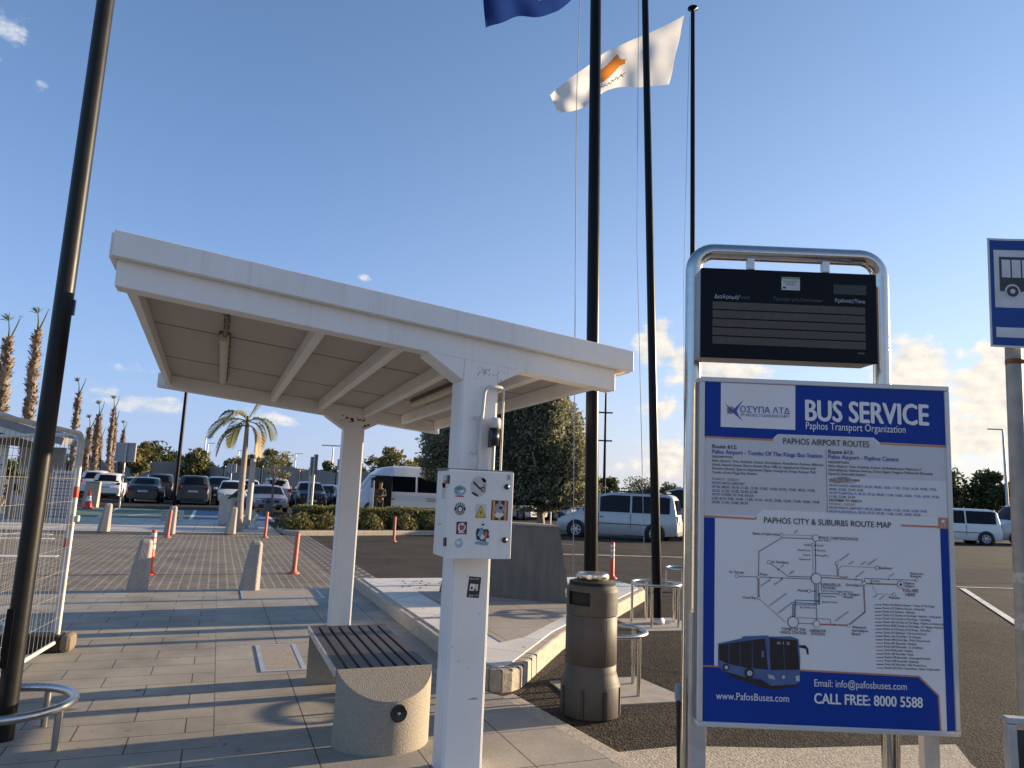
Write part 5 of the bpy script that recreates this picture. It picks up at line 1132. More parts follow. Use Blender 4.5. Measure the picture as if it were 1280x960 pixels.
vp = spot(1286, 41); v2 = car('parked_van', 'silver van with open sliding door behind the bus stop pole', 'van', vp, heading_left+R_(4), 5.2, 1.95, 2.30, 'van', P_SILVER, clear=.22, wheel_r=.34)
mb = MB(); mb.box((.75, .965, 1.15), (1.25, .03, 1.45)); mb.build('door_shade_panel', mat('shaded_inside', (.012, .012, .013), .9), v2)  # flat near-black panel, painted shade for the inside of the van

# ------------------------------------------------------------------ person by the minibus
def person():
    base = Vector((mp_.x-1.75, mp_.y-1.42, zg(mp_.x-1.5, mp_.y-1.4)))
    t = thing('person', 'person in dark clothes standing in the open minibus door, arms folded', 'person', base, R_(0))
    def skin_obj(name, V, Ed, Rd, m, parent, sub=2):
        me = bpy.data.meshes.new(name); me.from_pydata(V, Ed, []); o = bpy.data.objects.new(name, me); COL.objects.link(o); o.parent = parent
        sk = o.modifiers.new('skin', 'SKIN'); 
        for i, r in enumerate(Rd): me.skin_vertices[0].data[i].radius = r if isinstance(r, tuple) else (r, r)
        me.skin_vertices[0].data[0].use_root = True
        o.modifiers.new('sub', 'SUBSURF').levels = sub; o.modifiers['sub'].render_levels = sub; me.materials.append(m); sk.use_smooth_shade = True
        return o
    V = [(0,0,.95),(0,0,1.12),(0,.0,1.30),(0,0,1.42),(0,-.01,1.50),(0,-.03,1.58),(0,-.04,1.68),(0,-.03,1.76),
         (.09,0,.88),(.10,-.02,.50),(.10,.02,.09),(.11,-.15,.04),(-.09,0,.88),(-.11,-.01,.50),(-.12,.03,.09),(-.14,-.13,.04),
         (.19,0,1.40),(.25,-.03,1.14),(.08,-.23,1.13),(-.02,-.25,1.16),(-.19,0,1.40),(-.25,-.03,1.14),(-.08,-.22,1.08),(.03,-.24,1.09)]
    E_ = [(0,1),(1,2),(2,3),(3,4),(4,5),(5,6),(6,7),(0,8),(8,9),(9,10),(10,11),(0,12),(12,13),(13,14),(14,15),(3,16),(16,17),(17,18),(18,19),(3,20),(20,21),(21,22),(22,23)]
    Rr = [(.16,.12),(.15,.11),(.18,.12),(.14,.09),.06,.075,.098,.06,.095,.065,.045,.04,.095,.065,.045,.04,.065,.048,.038,.035,.065,.048,.038,.035]
    skin_m = mat('skin', (.22, .125, .085), .55, var=.05); o = skin_obj('body', V, E_, Rr, skin_m, t)
    cl = mat('dark_clothes', (.014, .014, .017), .85, var=.15)
    o2 = skin_obj('jacket', [V[i] for i in (0,1,2,3,16,17,20,21,18,22)], [(0,1),(1,2),(2,3),(3,4),(4,5),(3,6),(6,7),(5,8),(7,9)], [(.20,.16),(.195,.155),(.22,.16),(.165,.115),.09,.072,.09,.072,.058,.058], cl, t)
    skin_obj('trousers', [(0,0,.97)]+[V[i] for i in (8,9,10,12,13,14)], [(0,1),(1,2),(2,3),(0,4),(4,5),(5,6)], [(.17,.13),.105,.078,.06,.105,.078,.06], cl, t)
    skin_obj('hair', [(0,-.02,1.72),(0,-.02,1.79),(0,.05,1.70)], [(0,1),(0,2)], [.098,.065,.06], mat('dark_hair', (.02, .015, .012), .7), t)
    mb = MB(); mb.box((0, -.142, 1.665), (.03, .03, .04)); mb.box((.035, -.13, 1.70), (.022, .012, .012), 1); mb.box((-.035, -.13, 1.70), (.022, .012, .012), 1); mb.box((0, -.135, 1.62), (.045, .01, .01), 1); mb.build('face', [skin_m, cl], t, bevel=.004)
person()

# ------------------------------------------------------------------ vegetation
def leaf_mat(nm, c, c2, tr=.3, rough=.55):
    c, c2 = [q*1.45 for q in c], [q*1.45 for q in c2]
    return mat(nm, c, rough, scale=.8, col2=c2, trans=tr, spec=.35, detail=3)
LF_DARK = leaf_mat('leaf_dark', (.018, .026, .012), (.045, .055, .022)); LF_MID = leaf_mat('leaf_mid', (.04, .052, .016), (.085, .09, .03)); LF_OLIVE = leaf_mat('leaf_olive', (.06, .062, .025), (.13, .12, .045)); LF_YEL = leaf_mat('leaf_yellow', (.11, .10, .03), (.20, .16, .05))
bark_m = mat('bark', (.17, .14, .11), .9, var=.3, scale=12, bump=.8, bscale=30); bark_pale = mat('pale_bark', (.30, .25, .20), .85, var=.2, scale=8, bump=.5, bscale=25)
def leaves_in(mb, rnd, pts, size, mats_n, flat=.0):
    for p in pts:
        n = Vector((rnd.gauss(0, 1), rnd.gauss(0, 1), rnd.gauss(0, 1)+flat)).normalized(); a = n.orthogonal().normalized(); a = Matrix.Rotation(rnd.random()*6.28, 3, n) @ a; b_ = n.cross(a)
        s = size*rnd.uniform(.6, 1.35); mi = rnd.randrange(mats_n); q = Vector(p)
        mb.add([q-a*s-b_*s*.05, q-b_*s*.42+a*s*.1, q+a*s, q+b_*s*.42-a*s*.1], [(0, 1, 2, 3)], mi)
def tree(label, cat, loc, h, r, trunk_h, n, size, mats, seed, group=None, clumps=14, flatten=.75, name='tree', trunk_r=.14, bare=0.0, tm=None):
    rnd = random.Random(seed); t = thing(name, label, cat, loc, group=group)
    mb = MB(); bend = rnd.uniform(-.2, .2); mb.tube([(0, 0, -.4), (bend*.3, 0, trunk_h*.5), (bend, 0, trunk_h), (bend*1.1, 0, (trunk_h+h)*.5)], [trunk_r*1.3, trunk_r, trunk_r*.75, trunk_r*.35], 8)
    cz = (trunk_h+h)/2; rz = (h-trunk_h)/2; cl = []
    for k in range(clumps):
        while True:
            v = Vector((rnd.uniform(-1, 1), rnd.uniform(-1, 1), rnd.uniform(-1, 1)))
            if .25 < v.length < 1: break
        c = Vector((bend+v.x*r*.8, v.y*r*.8, cz+v.z*rz*.8)); cl.append((c, rnd.uniform(.28, .55)*r))
        if k < 8: mb.tube([(bend*.9, 0, trunk_h*.9), (bend+(c.x-bend)*.5, c.y*.5, (trunk_h+c.z)/2), c], [trunk_r*.45, trunk_r*.28, trunk_r*.1], 5)
    mb.build('trunk', tm or bark_m, t); mb = MB(); pts = []
    for i in range(n):
        c, rr = rnd.choice(cl); v = Vector((rnd.gauss(0, 1), rnd.gauss(0, 1), rnd.gauss(0, 1))).normalized()*rr*(rnd.random()**.45); v.z *= flatten
        q = c+v
        if q.z > trunk_h*.75 or rnd.random() < .2: pts.append(q)
    leaves_in(mb, rnd, pts, size, len(mats)); mb.build('crown', mats, t); return t

# clipped evergreen on the island
def clipped_tree():
    c = AT(677, 655, 33); c.z = 0; rnd = random.Random(11); t = thing('clipped_tree', 'large clipped evergreen with a dense boxy crown on a short bare trunk', 'tree', c)
    mb = MB(); mb.tube([(0.0, 0, -.1), (-.06, 0, .5), (-.14, 0, 1.2), (-.3, 0, 3.5)], [.20, .17, .16, .12], 12)
    for k in range(9): a = k*.7; mb.tube([(-.14, 0, 1.2), (-.14+1.2*math.cos(a), 1.2*math.sin(a), 2.1), (-.3+2.6*math.cos(a), 2.6*math.sin(a), 3.3)], [.1, .07, .03], 6)
    mb.build('trunk', bark_pale, t)
    cx, cy_ = -1.75, 1.2
    X = Vector((math.cos(YAW), -math.sin(YAW), 0)); Yv = Vector((math.sin(YAW), math.cos(YAW), 0))
    def rad(z):     # half width of crown at height z
        f = (z-.75)/(6.9-.75); return max(.0, min(1, 6*f+.55))*(1-max(0, f-.35)**1.7*1.05)
    def shell(u_, z, inn=1.0):
        rx, ry = 3.85, 2.5; k = rad(z)*inn; ca, sa = math.cos(u_), math.sin(u_); e = .72
        px = (abs(ca)**e)*(1 if ca > 0 else -1)*rx*k; py = (abs(sa)**e)*(1 if sa > 0 else -1)*ry*k
        w = 1+.05*math.sin(3*u_+z*1.3)+.04*math.sin(7*u_-z*2.1)
        zm = .80+.85*S((-px-.2)/2.6); z = zm+(z-.75)*(6.9-zm)/6.15
        return X*(px*w-1.62)+Yv*(py*w+.1)+Vector((0, 0, z))
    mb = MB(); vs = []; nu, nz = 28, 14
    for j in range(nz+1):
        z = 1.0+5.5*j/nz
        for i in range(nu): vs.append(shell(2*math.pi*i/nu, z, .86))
    mb.add(vs, [(j*nu+i, j*nu+(i+1) % nu, (j+1)*nu+(i+1) % nu, (j+1)*nu+i) for j in range(nz) for i in range(nu)]+[tuple(range(nu-1, -1, -1)), tuple(range(nz*nu, nz*nu+nu))], 3)  # dark inner shell added to block light through the leaves
    pts = []
    for i in range(44000):
        z = .75+6.1*rnd.random()**1.0; u_ = rnd.random()*6.2832; inn = 1.0-abs(rnd.gauss(0, .09))+.03*rnd.gauss(0, 1); p = shell(u_, z+rnd.gauss(0, .06), inn)
        n_ = math.sin(p.x*2.3+1)*math.sin(p.y*2.7)*math.sin(p.z*2.9+2)
        if n_ > .42 and rnd.random() < .75: continue
        pts.append(p)
    leaves_in(mb, rnd, pts, .088, 3)
    mb.build('crown', [leaf_mat('ficus_leaf_dark', (.06, .067, .037), (.115, .118, .068), .45), leaf_mat('ficus_leaf', (.115, .118, .064), (.20, .195, .112), .45), leaf_mat('ficus_leaf_pale', (.19, .185, .11), (.30, .28, .18), .45), mat('crown_light_block', (.02, .022, .012), .9)], t)
clipped_tree()
q = AT(688, 650, 36); mb = MB(); mb.tube([(0, 0, -.1), (0, 0, 2.6)], .035, 8); tag(mb.build('thin_post', galv, loc=(q.x, q.y, 0)), 'thin grey post just right of the clipped tree trunk', 'post')

# hedge and low bushes in the kerbed bed
hx0, hx1 = 2.0, 16.0
b = MB(); b.prism([(2.05, 23.75), (2.45, 23.55), (9.6, 25.7), (10.2, 26.4), (9.9, 27.3), (2.6, 26.4), (1.95, 25.9)], -.3, .12); tag(b.build('planting_kerb', kerb_m, bevel=.03), kind='structure')
b = MB(); b.prism([(2.2, 23.95), (2.5, 23.8), (9.5, 25.9), (10.0, 26.5), (9.7, 27.1), (2.7, 26.2), (2.15, 25.8)], .0, .127); tag(b.build('soil', mat('bed_soil', (.09, .065, .045), .95, var=.3, scale=5), bevel=.0), kind='structure')
def hedge():
    rnd = random.Random(21); t = thing('hedge', 'long clipped box hedge in the kerbed bed with yellow green top', 'hedge', (2.5, 25.3, .12)); mb = MB()
    d = Vector((7.1, 1.81, 0)); L = d.length; d.normalize(); n = Vector((-d.y, d.x, 0)); 
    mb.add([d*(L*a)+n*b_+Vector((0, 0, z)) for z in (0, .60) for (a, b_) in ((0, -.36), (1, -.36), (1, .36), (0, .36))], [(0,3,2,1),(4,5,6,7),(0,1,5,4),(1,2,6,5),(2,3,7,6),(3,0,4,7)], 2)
    tops = []; sides = []
    for i in range(11000):
        a = rnd.random()*L; k = rnd.random(); wob = .04*math.sin(a*2.1)+.03*math.sin(a*5.3)
        if k < .45: tops.append(d*a+n*rnd.uniform(-.42, .42)+Vector((0, 0, .66+wob+rnd.gauss(0, .03))))
        else: sides.append(d*a+n*((-.42 if rnd.random() < .75 else .42)+rnd.gauss(0, .03))+Vector((0, 0, rnd.uniform(.02, .68)+wob)))
    for i in range(500): sides.append(d*(rnd.choice((0, L))+rnd.gauss(0, .04))+n*rnd.uniform(-.4, .4)+Vector((0, 0, rnd.uniform(0, .66))))
    leaves_in(mb, rnd, sides, .05, 1); o = len(mb.f); leaves_in(mb, rnd, tops, .05, 1, 1.0)
    for k in range(o, len(mb.f)): mb.m[k] = 1
    mb.build('foliage', [leaf_mat('hedge_leaf', (.045, .05, .018), (.08, .08, .028)), leaf_mat('hedge_top_leaf', (.12, .115, .03), (.19, .17, .05)), mat('hedge_heart', (.012, .013, .007), .9)], t)  # leaves on the top are lighter and yellower than on the sides
hedge()
def bush(label, loc, r, h, n, mats, seed, group):
    rnd = random.Random(seed); t = thing('bush', label, 'bush', loc, group=group); mb = MB(); pts = []
    for i in range(n):
        v = Vector((rnd.gauss(0, 1), rnd.gauss(0, 1), abs(rnd.gauss(0, 1)))).normalized()*(rnd.random()**.3); pts.append((v.x*r*(1+.15*math.sin(5*v.y)), v.y*r*.7, .03+v.z*h*(1+.12*math.sin(7*v.x))))
    leaves_in(mb, rnd, pts, .055, len(mats)); mb.build('foliage', mats, t)
    mb = MB()
    for k in range(6): a = k*1.05; mb.tube([(0, 0, -.02), (.5*r*math.cos(a), .35*r*math.sin(a), h*.6)], [.015, .006], 5)
    mb.build('stem', bark_m, t)
for k, (u, lab) in enumerate(((372, 'low round bush before the hedge, left of the pair of sign posts'), (405, 'low round bush between the sign posts and the far shelter post'), (462, 'low bush before the hedge just right of the far shelter post'), (505, 'low bush before the hedge below the minibus door'), (540, 'low bush before the hedge beside the electrical cabinet'))):
    p = G(u, 658, .12); f = (u-350)/190; y = 24.35+.245*(p.x-2.5); d = ray(u, 650); k_ = None
    # stand along the front of the hedge
    dd = ray(u, 640); s_ = (24.40-.245*2.5)/(dd.y-.245*dd.x); bush(lab, (dd.x*s_, dd.y*s_, .12), .62 if k != 0 else .7, .50, 1100, [LF_MID, LF_OLIVE, LF_YEL], 30+k, 'low bushes in front of the hedge')

# palms
frond_m = leaf_mat('palm_frond', (.07, .08, .03), (.14, .14, .06), .35); frond_dry = leaf_mat('dry_frond', (.20, .15, .08), (.30, .23, .13), .3); stub_m = mat('palm_stubs', (.20, .135, .09), .9, var=.45, scale=6); palm_trunk = mat('palm_trunk', (.21, .16, .12), .9, var=.3, scale=5, bump=.6, bscale=20)
def frond(mb, rnd, base, dirv, length, droop, width, mi, wind=Vector((0, 0, 0)), pairs=22):
    p = Vector(base); d = Vector(dirv).normalized(); seg = length/12; pts = [p.copy()]; ds = [d.copy()]
    for k in range(12): d = (d+Vector((0, 0, -droop*.09*(1+k*.16)))+wind*.06).normalized(); p = p+d*seg; pts.append(p.copy()); ds.append(d.copy())
    mb.tube(pts, [.022*(1-k/14) for k in range(13)], 5, mi)
    for k in range(pairs):
        f = .14+.86*k/pairs; i = min(11, int(f*12)); q = pts[i]+(pts[i+1]-pts[i])*(f*12-i); t_ = ds[i]; side = t_.cross(Vector((0, 0, 1))); side = side.normalized() if side.length > .05 else Vector((1, 0, 0))
        ll = width*(math.sin(math.pi*(.12+.86*f))**.7)
        for s in (-1, 1):
            tip = q+(side*s*.8+t_*.75).normalized()*ll*.55+wind*.06; end = tip+(side*s*.35+t_*.5+Vector((0, 0, -1.0))+wind*.5).normalized()*ll*.5; w = t_*.017
            mb.add([q-w, q+w, tip+w*.9, tip-w*.9], [(0, 1, 2, 3)], mi); mb.add([tip-w*.9, tip+w*.9, end], [(0, 1, 2)], mi)
def royal_palm():
    base = G(298, 664, .02); t = thing('palm_tree', 'short wind blown palm tree with feathery drooping fronds by the far bollard', 'palm tree', base); rnd = random.Random(5)
    top = PL(309, 531, base, (math.sin(YAW), math.cos(YAW), 0))-base; mb = MB(); mb.tube([(0, 0, -.05), top*.3+Vector((-.02, 0, 0)), top*.7, top], [.135, .10, .085, .06], 12); mb.build('trunk', bark_pale, t)
    mb = MB(); mb.tube([top*.97, top*1.05+Vector((0, 0, .12))], [.07, .05], 10); mb.build('crownshaft', leaf_mat('crownshaft', (.10, .11, .05), (.16, .15, .08)), t)
    R3 = Vector((math.cos(YAW), -math.sin(YAW), 0)); F3 = Vector((math.sin(YAW), math.cos(YAW), 0)); wind = -R3*.3
    for (dx, df, dz, ln, dr, m_) in ((-1, .1, .50, 1.55, 1.15, 0), (-.9, -.3, .05, 1.45, 1.7, 0), (-.65, .5, .35, 1.35, 2.0, 0), (.42, .2, 1.3, 1.55, .35, 0), (.95, -.2, .62, 1.35, 1.5, 0), (.8, .5, .25, 1.1, 2.2, 0), (.30, -.1, .05, 1.35, 2.7, 1), (-.25, -.6, .9, 1.2, 1.5, 0)):
        mb = MB(); frond(mb, rnd, top+Vector((0, 0, .10 if dz > .1 else -.02)), R3*dx+F3*df+Vector((0, 0, dz)), ln, dr, .55, 0, wind if dx < .3 else wind*.1, 40); mb.build('frond', frond_dry if m_ else frond_m, t)
royal_palm()
def fan_palm(u, v_top, D, wid_px, label, lean=.0, detail=560, seed=1, tuft=1.0, v_base=612):
    rnd = random.Random(seed); P = AT(u-2, v_base, D); z0_ = zg(P.x, P.y); base = Vector((P.x, P.y, z0_)); T = PL(u, v_top, base, (math.sin(YAW), math.cos(YAW), 0))-base; T += Vector((math.cos(YAW), -math.sin(YAW), 0))*.05*T.z
    t = thing('fan_palm', label, 'palm tree', base, group='tall pruned palms in a row at the left'); r = wid_px*D/F_PX/2
    R3 = Vector((math.cos(YAW), -math.sin(YAW), 0)); mb = MB(); mid = T*.5-R3*.03*T.z*.5
    mb.tube([(0, 0, -.4), mid*.5, mid, mid+(T-mid)*.5, T], [r*.7, r*.5, r*.52, r*.55, r*.22], 12)
    mb.build('trunk', palm_trunk, t); mb = MB()
    for k in range(detail):
        f = rnd.random()**.8; c = mid*(f/.5) if f < .5 else mid+(T-mid)*((f-.5)/.5); a = rnd.random()*6.28; rr = r*(.60+.12*rnd.random()); d = Vector((math.cos(a), math.sin(a), rnd.uniform(.7, 1.5))).normalized(); rr *= (.85 if f < .85 else .85-.5*(f-.85)/.15); s = r*rnd.uniform(.45, .85); q = c+Vector((math.cos(a), math.sin(a), 0))*rr*.9; n = Vector((-math.sin(a), math.cos(a), 0))*s*.32
        mb.add([q-n, q+n, q+n*.7+d*s, q-n*.7+d*s], [(0, 1, 2, 3)], rnd.randrange(2))
        mb.add([q-n*.7+d*s, q+n*.7+d*s, q+n+Vector((0, 0, s*.3))], [(0, 1, 2)], rnd.randrange(2))
    mb.build('leaf_stubs', [stub_m, mat('palm_stubs_pale', (.36, .28, .20), .9, var=.3, scale=6)], t)
    green = leaf_mat('fan_palm_leaf', (.055, .085, .025), (.12, .15, .05), .35)
    for k in range(2):
        mb = MB(); hh = r*(2.6, 3.0)[k]*tuft; dx = (-.12, .38)[k]*hh*rnd.uniform(.6, 1.2); tip = T+R3*dx+Vector((0, 0, hh)); mb.tube([T-Vector((0, 0, .1)), T+(tip-T)*.55+R3*.03, tip], [.045, .03, .02], 5)
        ln = r*(1.5, .7)[k]*tuft; F3 = Vector((math.sin(YAW), math.cos(YAW), 0))
        for j in range(30 if k == 0 else 7):
            a = (rnd.gauss(-.3, .42) if k == 0 else rnd.gauss(.3, .3)); d = (R3*math.sin(a)+Vector((0, 0, math.cos(a)))+F3*rnd.gauss(0, .35)-R3*.15).normalized()*ln*rnd.uniform(.75, 1.1); s_ = d.cross(F3).normalized()*ln*.03
            m_ = tip+d*.6; e_ = tip+d+Vector((0, 0, -.18*ln)); mb.add([tip, m_+s_, m_-s_], [(0, 1, 2)], 0); mb.add([m_-s_, m_+s_, e_], [(0, 1, 2)], 0)
        mb.build('fan_frond', green, t)
fan_palm(0, 425, 29, 19, 'tall pruned palm cut off by the left edge of the photo', seed=1)
fan_palm(36, 413, 30, 17, 'tall shaggy pruned palm rising between the left edge and the lamp post', seed=2, detail=560)
fan_palm(30, 500, 46, 13, 'pruned palm half hidden behind the tallest palm at the left', seed=9)
fan_palm(92, 492, 43, 11.5, 'pruned palm just right of the black lamp post', seed=3, detail=360)
fan_palm(108, 536, 52, 10, 'smaller pruned palm above the corner of the wire fence', seed=4)
fan_palm(119, 520, 50, 11, 'slim pruned palm right above the fence posts', seed=5)
fan_palm(123, 546, 62, 7, 'slender distant palm between two nearer ones', seed=6)
fan_palm(137, 512, 52, 10, 'pruned palm with a short green tuft left of the square sign', seed=7, detail=320)
fan_palm(140, 527, 56, 8, 'pruned palm close behind the one left of the square sign', seed=8)
fan_palm(151, 539, 64, 7.5, 'distant palm rising just behind the square sign', seed=10)

# trees along the far side
GT = 'trees along the far side of the car park'
def far_tree(u, v_top, D, r_px, label, mats, seed, n=1500, trunk=.9, size=.22, clumps=16, v_bot=None):
    v_top -= 4; r_px *= 1.4; n = int(n*1.7)
    P = AT(u, 620, D); z = zg(P.x, P.y)-.1 if abs(P.x) < 60 else -.1; T = PL(u, v_top, P, (math.sin(YAW), math.cos(YAW), 0)); tree(label, 'tree', (P.x, P.y, z), T.z-z, r_px*D/F_PX, trunk, n, size, mats, seed, GT, clumps=clumps)
A, B_, C_ = [LF_DARK, LF_MID], [LF_MID, LF_OLIVE], [LF_OLIVE, LF_YEL]
far_tree(168, 550, 62, 13, 'slim olive tree with yellowing leaves right behind the square sign', C_, 1, 1300, 1.6)
far_tree(190, 556, 80, 22, 'dense dark tree above the dark saloon', A, 2, 1900)
far_tree(212, 568, 82, 16, 'dense tree fading down left of the thin dark pole', A, 3)
far_tree(246, 566, 66, 18, 'spreading olive tree above the grey sport utility car', B_, 4, 1700, 1.2)
far_tree(262, 578, 90, 14, 'low dark tree between the olive tree and the short palm', A, 5)
far_tree(285, 572, 92, 15, 'dark round tree behind the short palm', A, 6)
far_tree(330, 566, 72, 22, 'broad yellow green tree right of the short palm', B_, 7, 2200)
far_tree(352, 582, 74, 18, 'low yellowish tree above the pickup', C_, 8)
far_tree(367, 583, 86, 13, 'small pale tree left of the pair of sign posts', C_, 9)
far_tree(388, 584, 96, 14, 'low green tree behind the pair of sign posts', B_, 10)
far_tree(410, 580, 80, 13, 'dense dark bush like tree left of the far shelter post', A, 11)
far_tree(448, 580, 84, 16, 'dark tree peeping out right of the far shelter post', A, 12)
far_tree(470, 568, 80, 16, 'loose tree above the front of the minibus', B_, 13)
far_tree(498, 560, 62, 20, 'sparse branching tree above the minibus roof', C_, 14, 1100, 1.4)
far_tree(522, 572, 70, 12, 'thin pale tree at the left edge of the clipped tree', C_, 15, 700)
far_tree(225, 580, 100, 12, 'distant low tree behind the thin dark pole', B_, 16)
far_tree(305, 580, 100, 14, 'distant low tree right behind the short palm trunk', B_, 17)
far_tree(428, 583, 98, 14, 'distant low tree behind the far shelter post', A, 18)
far_tree(760, 594, 95, 14, 'dark tree between the nearest flagpoles', A, 19, 1200)
far_tree(800, 604, 110, 18, 'low tree line right of the middle flagpole', B_, 20, 1300)
far_tree(832, 603, 108, 14, 'low loose tree left of the sign', B_, 21, 900)
far_tree(1200, 590, 62, 24, 'tall loose tree right of the sign', A, 22, 1500, 1.2)
far_tree(1243, 582, 60, 22, 'dense dark tree left of the bus stop pole', A, 23, 2200)
far_tree(1290, 585, 62, 24, 'dense dark tree behind the bus stop pole', A, 24, 1800)
far_tree(1150, 600, 70, 24, 'dark tree hidden mostly by the sign', A, 25, 900)
far_tree(100, 575, 75, 20, 'green tree behind the fence posts', B_, 26, 1200)
far_tree(70, 570, 80, 20, 'green tree behind the black lamp post', B_, 27, 1200)
far_tree(20, 575, 70, 24, 'green tree behind the white kiosk', B_, 28, 1200)
# young tree with slim trunk by the mauve coupe
tree('young tree with a thin dark trunk before the mauve coupe', 'tree', spot(341, 35.5), 3.3, 1.0, 1.5, 550, .08, C_, 41, None, 10, trunk_r=.055)

# dark windbreak wall along the far side, in sagging lengths
wb_m = mat('windbreak_cloth', (.26, .235, .205), .9, var=.15, scale=.6)
for k in range(9):
    u0, u1 = 92+k*47, 92+(k+1)*47; a, c = AT(u0, 600, 66), AT(u1-2, 600, 66); n = 10; mb = MB(); vs = []
    zt0 = 2.75+.12*((k*7) % 3)
    for i in range(n+1):
        p = a+(c-a)*i/n; z = zt0+.18*math.sin(math.pi*i/n)
        for y in (0, .06): vs += [(p.x, p.y+y, -.1), (p.x, p.y+y, z)]
    fs = [(i*4, i*4+4, i*4+5, i*4+1) for i in range(n)]+[(i*4+2, i*4+3, i*4+7, i*4+6) for i in range(n)]+[(i*4+1, i*4+5, i*4+7, i*4+3) for i in range(n)]
    t = thing('windbreak_panel', 'length of dark grey windbreak wall behind the parked cars, panel after panel in one row', 'fence', (a.x, a.y, 0), group='lengths of dark windbreak wall'); mb.add(vs, fs, 0, True); off(mb, (a.x, a.y, 0)).build('cloth', wb_m, t); mb = MB(); mb.tube([(0, -.05, -.1), (0, -.05, zt0+.1)], .05, 8); mb.build('post', galv, t)

# ------------------------------------------------------------------ monument on the island
def monument():
    A_, B_2 = Vector((2.98, 9.88, .1535)), Vector((4.41, 8.64, .1535)); d = (B_2-A_).normalized(); n = Vector((-d.y, d.x, 0)); 
    if n.y < 0: n = -n
    L = (B_2-A_).length; h = .965; th = .42; t = thing('stone_monument', 'dark grey tapered stone block on the white tiled island behind the cabinet', 'monument', A_)
    X = lambda s, z, k: d*s+n*k+Vector((0, 0, z))
    m_ = mat('streaked_granite', (.135, .128, .115), .75, var=.22, scale=9, bump=.3, bscale=80)
    mp2 = m_.node_tree.nodes.new('ShaderNodeMapping'); tcn = m_.node_tree.nodes.new('ShaderNodeTexCoord'); mp2.inputs['Scale'].default_value = (1.5, 1.5, .22); m_.node_tree.links.new(tcn.outputs['Object'], mp2.inputs[0])
    for nn in m_.node_tree.nodes:
        if nn.type == 'TEX_NOISE': m_.node_tree.links.new(mp2.outputs[0], nn.inputs['Vector'])
    mb = MB(); mb.hexa([X(0, 0, 0), X(L, 0, 0), X(L-.30, 0, th), X(.30, 0, th), X(.18, h, .06), X(L-.20, h, .06), X(L-.42, h, th-.06), X(.4, h, th-.06)]); mb.build('block', m_, t, bevel=.006)
    mb = MB(); mb.hexa([X(.17, h+.002, .05), X(L-.19, h+.002, .05), X(L-.41, h+.002, th-.05), X(.39, h+.002, th-.05), X(.18, h+.03, .06), X(L-.2, h+.03, .06), X(L-.42, h+.03, th-.06), X(.4, h+.03, th-.06)]); mb.build('cap', mat('pale_cap', (.28, .25, .21), .85, var=.2), t)
monument()

# ------------------------------------------------------------------ wire fence panels at the left
fence_m = mat('fence_paint', (.56, .54, .49), .5, .2, var=.15, scale=12); wire_m = mat('fence_wire', (.26, .25, .24), .5, .2); red_tape = mat('red_tape', (.5, .06, .03), .6)
def fence_panel(label, p0, p1, h=1.93, zb=.09):
    p0, p1 = Vector(p0), Vector(p1); t = thing('wire_fence_panel', label, 'fence', p0, group='temporary wire fence panels'); d = (p1-p0); L = d.length; d.normalize(); Z = Vector((0, 0, 1)); r = .14
    pts = [Z*0.02, Z*(h-r)]+[d*(r-r*math.cos(a))+Z*(h-r+r*math.sin(a)) for a in [k*math.pi/12 for k in range(1, 7)]]+[d*(L-r+r*math.sin(a))+Z*(h-r+r*math.cos(a)) for a in [k*math.pi/12 for k in range(0, 6)]]+[d*L+Z*(h-r), d*L+Z*.02]
    mb = MB(); mb.tube(pts, .0195, 10); mb.tube([Z*zb, d*L+Z*zb], .018, 8); mb.build('frame', fence_m, t)
    mb = MB(); n = int(L/.095)
    for k in range(1, n): mb.tube([d*(L*k/n)+Z*zb, d*(L*k/n)+Z*(h-.01)], .0014, 4, caps=False)
    for k in range(1, 9): mb.tube([Z*(zb+(h-zb)*k/9), d*L+Z*(zb+(h-zb)*k/9)], .0018, 4, caps=False)
    mb.build('wire_mesh', wire_m, t); return t
fa = fence_panel('wire fence panel running toward the camera beside the black lamp post', (-1.20, 7.62, 0), (-1.62, 4.2, 0))
fb_ = fence_panel('wire fence panel running back to the left from the rubber foot', (-1.235, 7.70, 0), (-3.25, 10.6, 0))
mb = MB(); mb.box((.0, .02, 1.16), (.10, .07, .06)); mb.build('clamp', fence_m, fa, bevel=.01)
for (o, z) in ((fa, 1.40), (fb_, .93)):
    mb = MB(); mb.lathe([(.0205, z-.05), (.0225, z-.045), (.0225, z+.045), (.0205, z+.05)], n=14); mb.build('red_tape', red_tape, o)
mb = MB(); q = Vector((-1.26, 7.66, 0)); t = thing('fence_foot', 'dark block with rounded end holding up the corner of the wire fence', 'fence foot', q, R_(-4))
prof = []
for k in range(9): a = math.pi*k/16; prof.append((.02+.16*math.sin(a), .11-.0+.0))
mb.box((-.15, 0, .075), (.52, .21, .15)); mb.build('block', mat('dark_block', (.035, .029, .023), .85, var=.3, scale=14, bump=.4), t, bevel=.03)
mb = MB(); mb.box((.145, 0, .075), (.10, .22, .152)); mb.build('rounded_end', mat('sunlit_worn_end', (.17, .135, .095), .9, var=.25, scale=20), t, bevel=.038)  # worn end face, made paler with sunlight painted into its colour

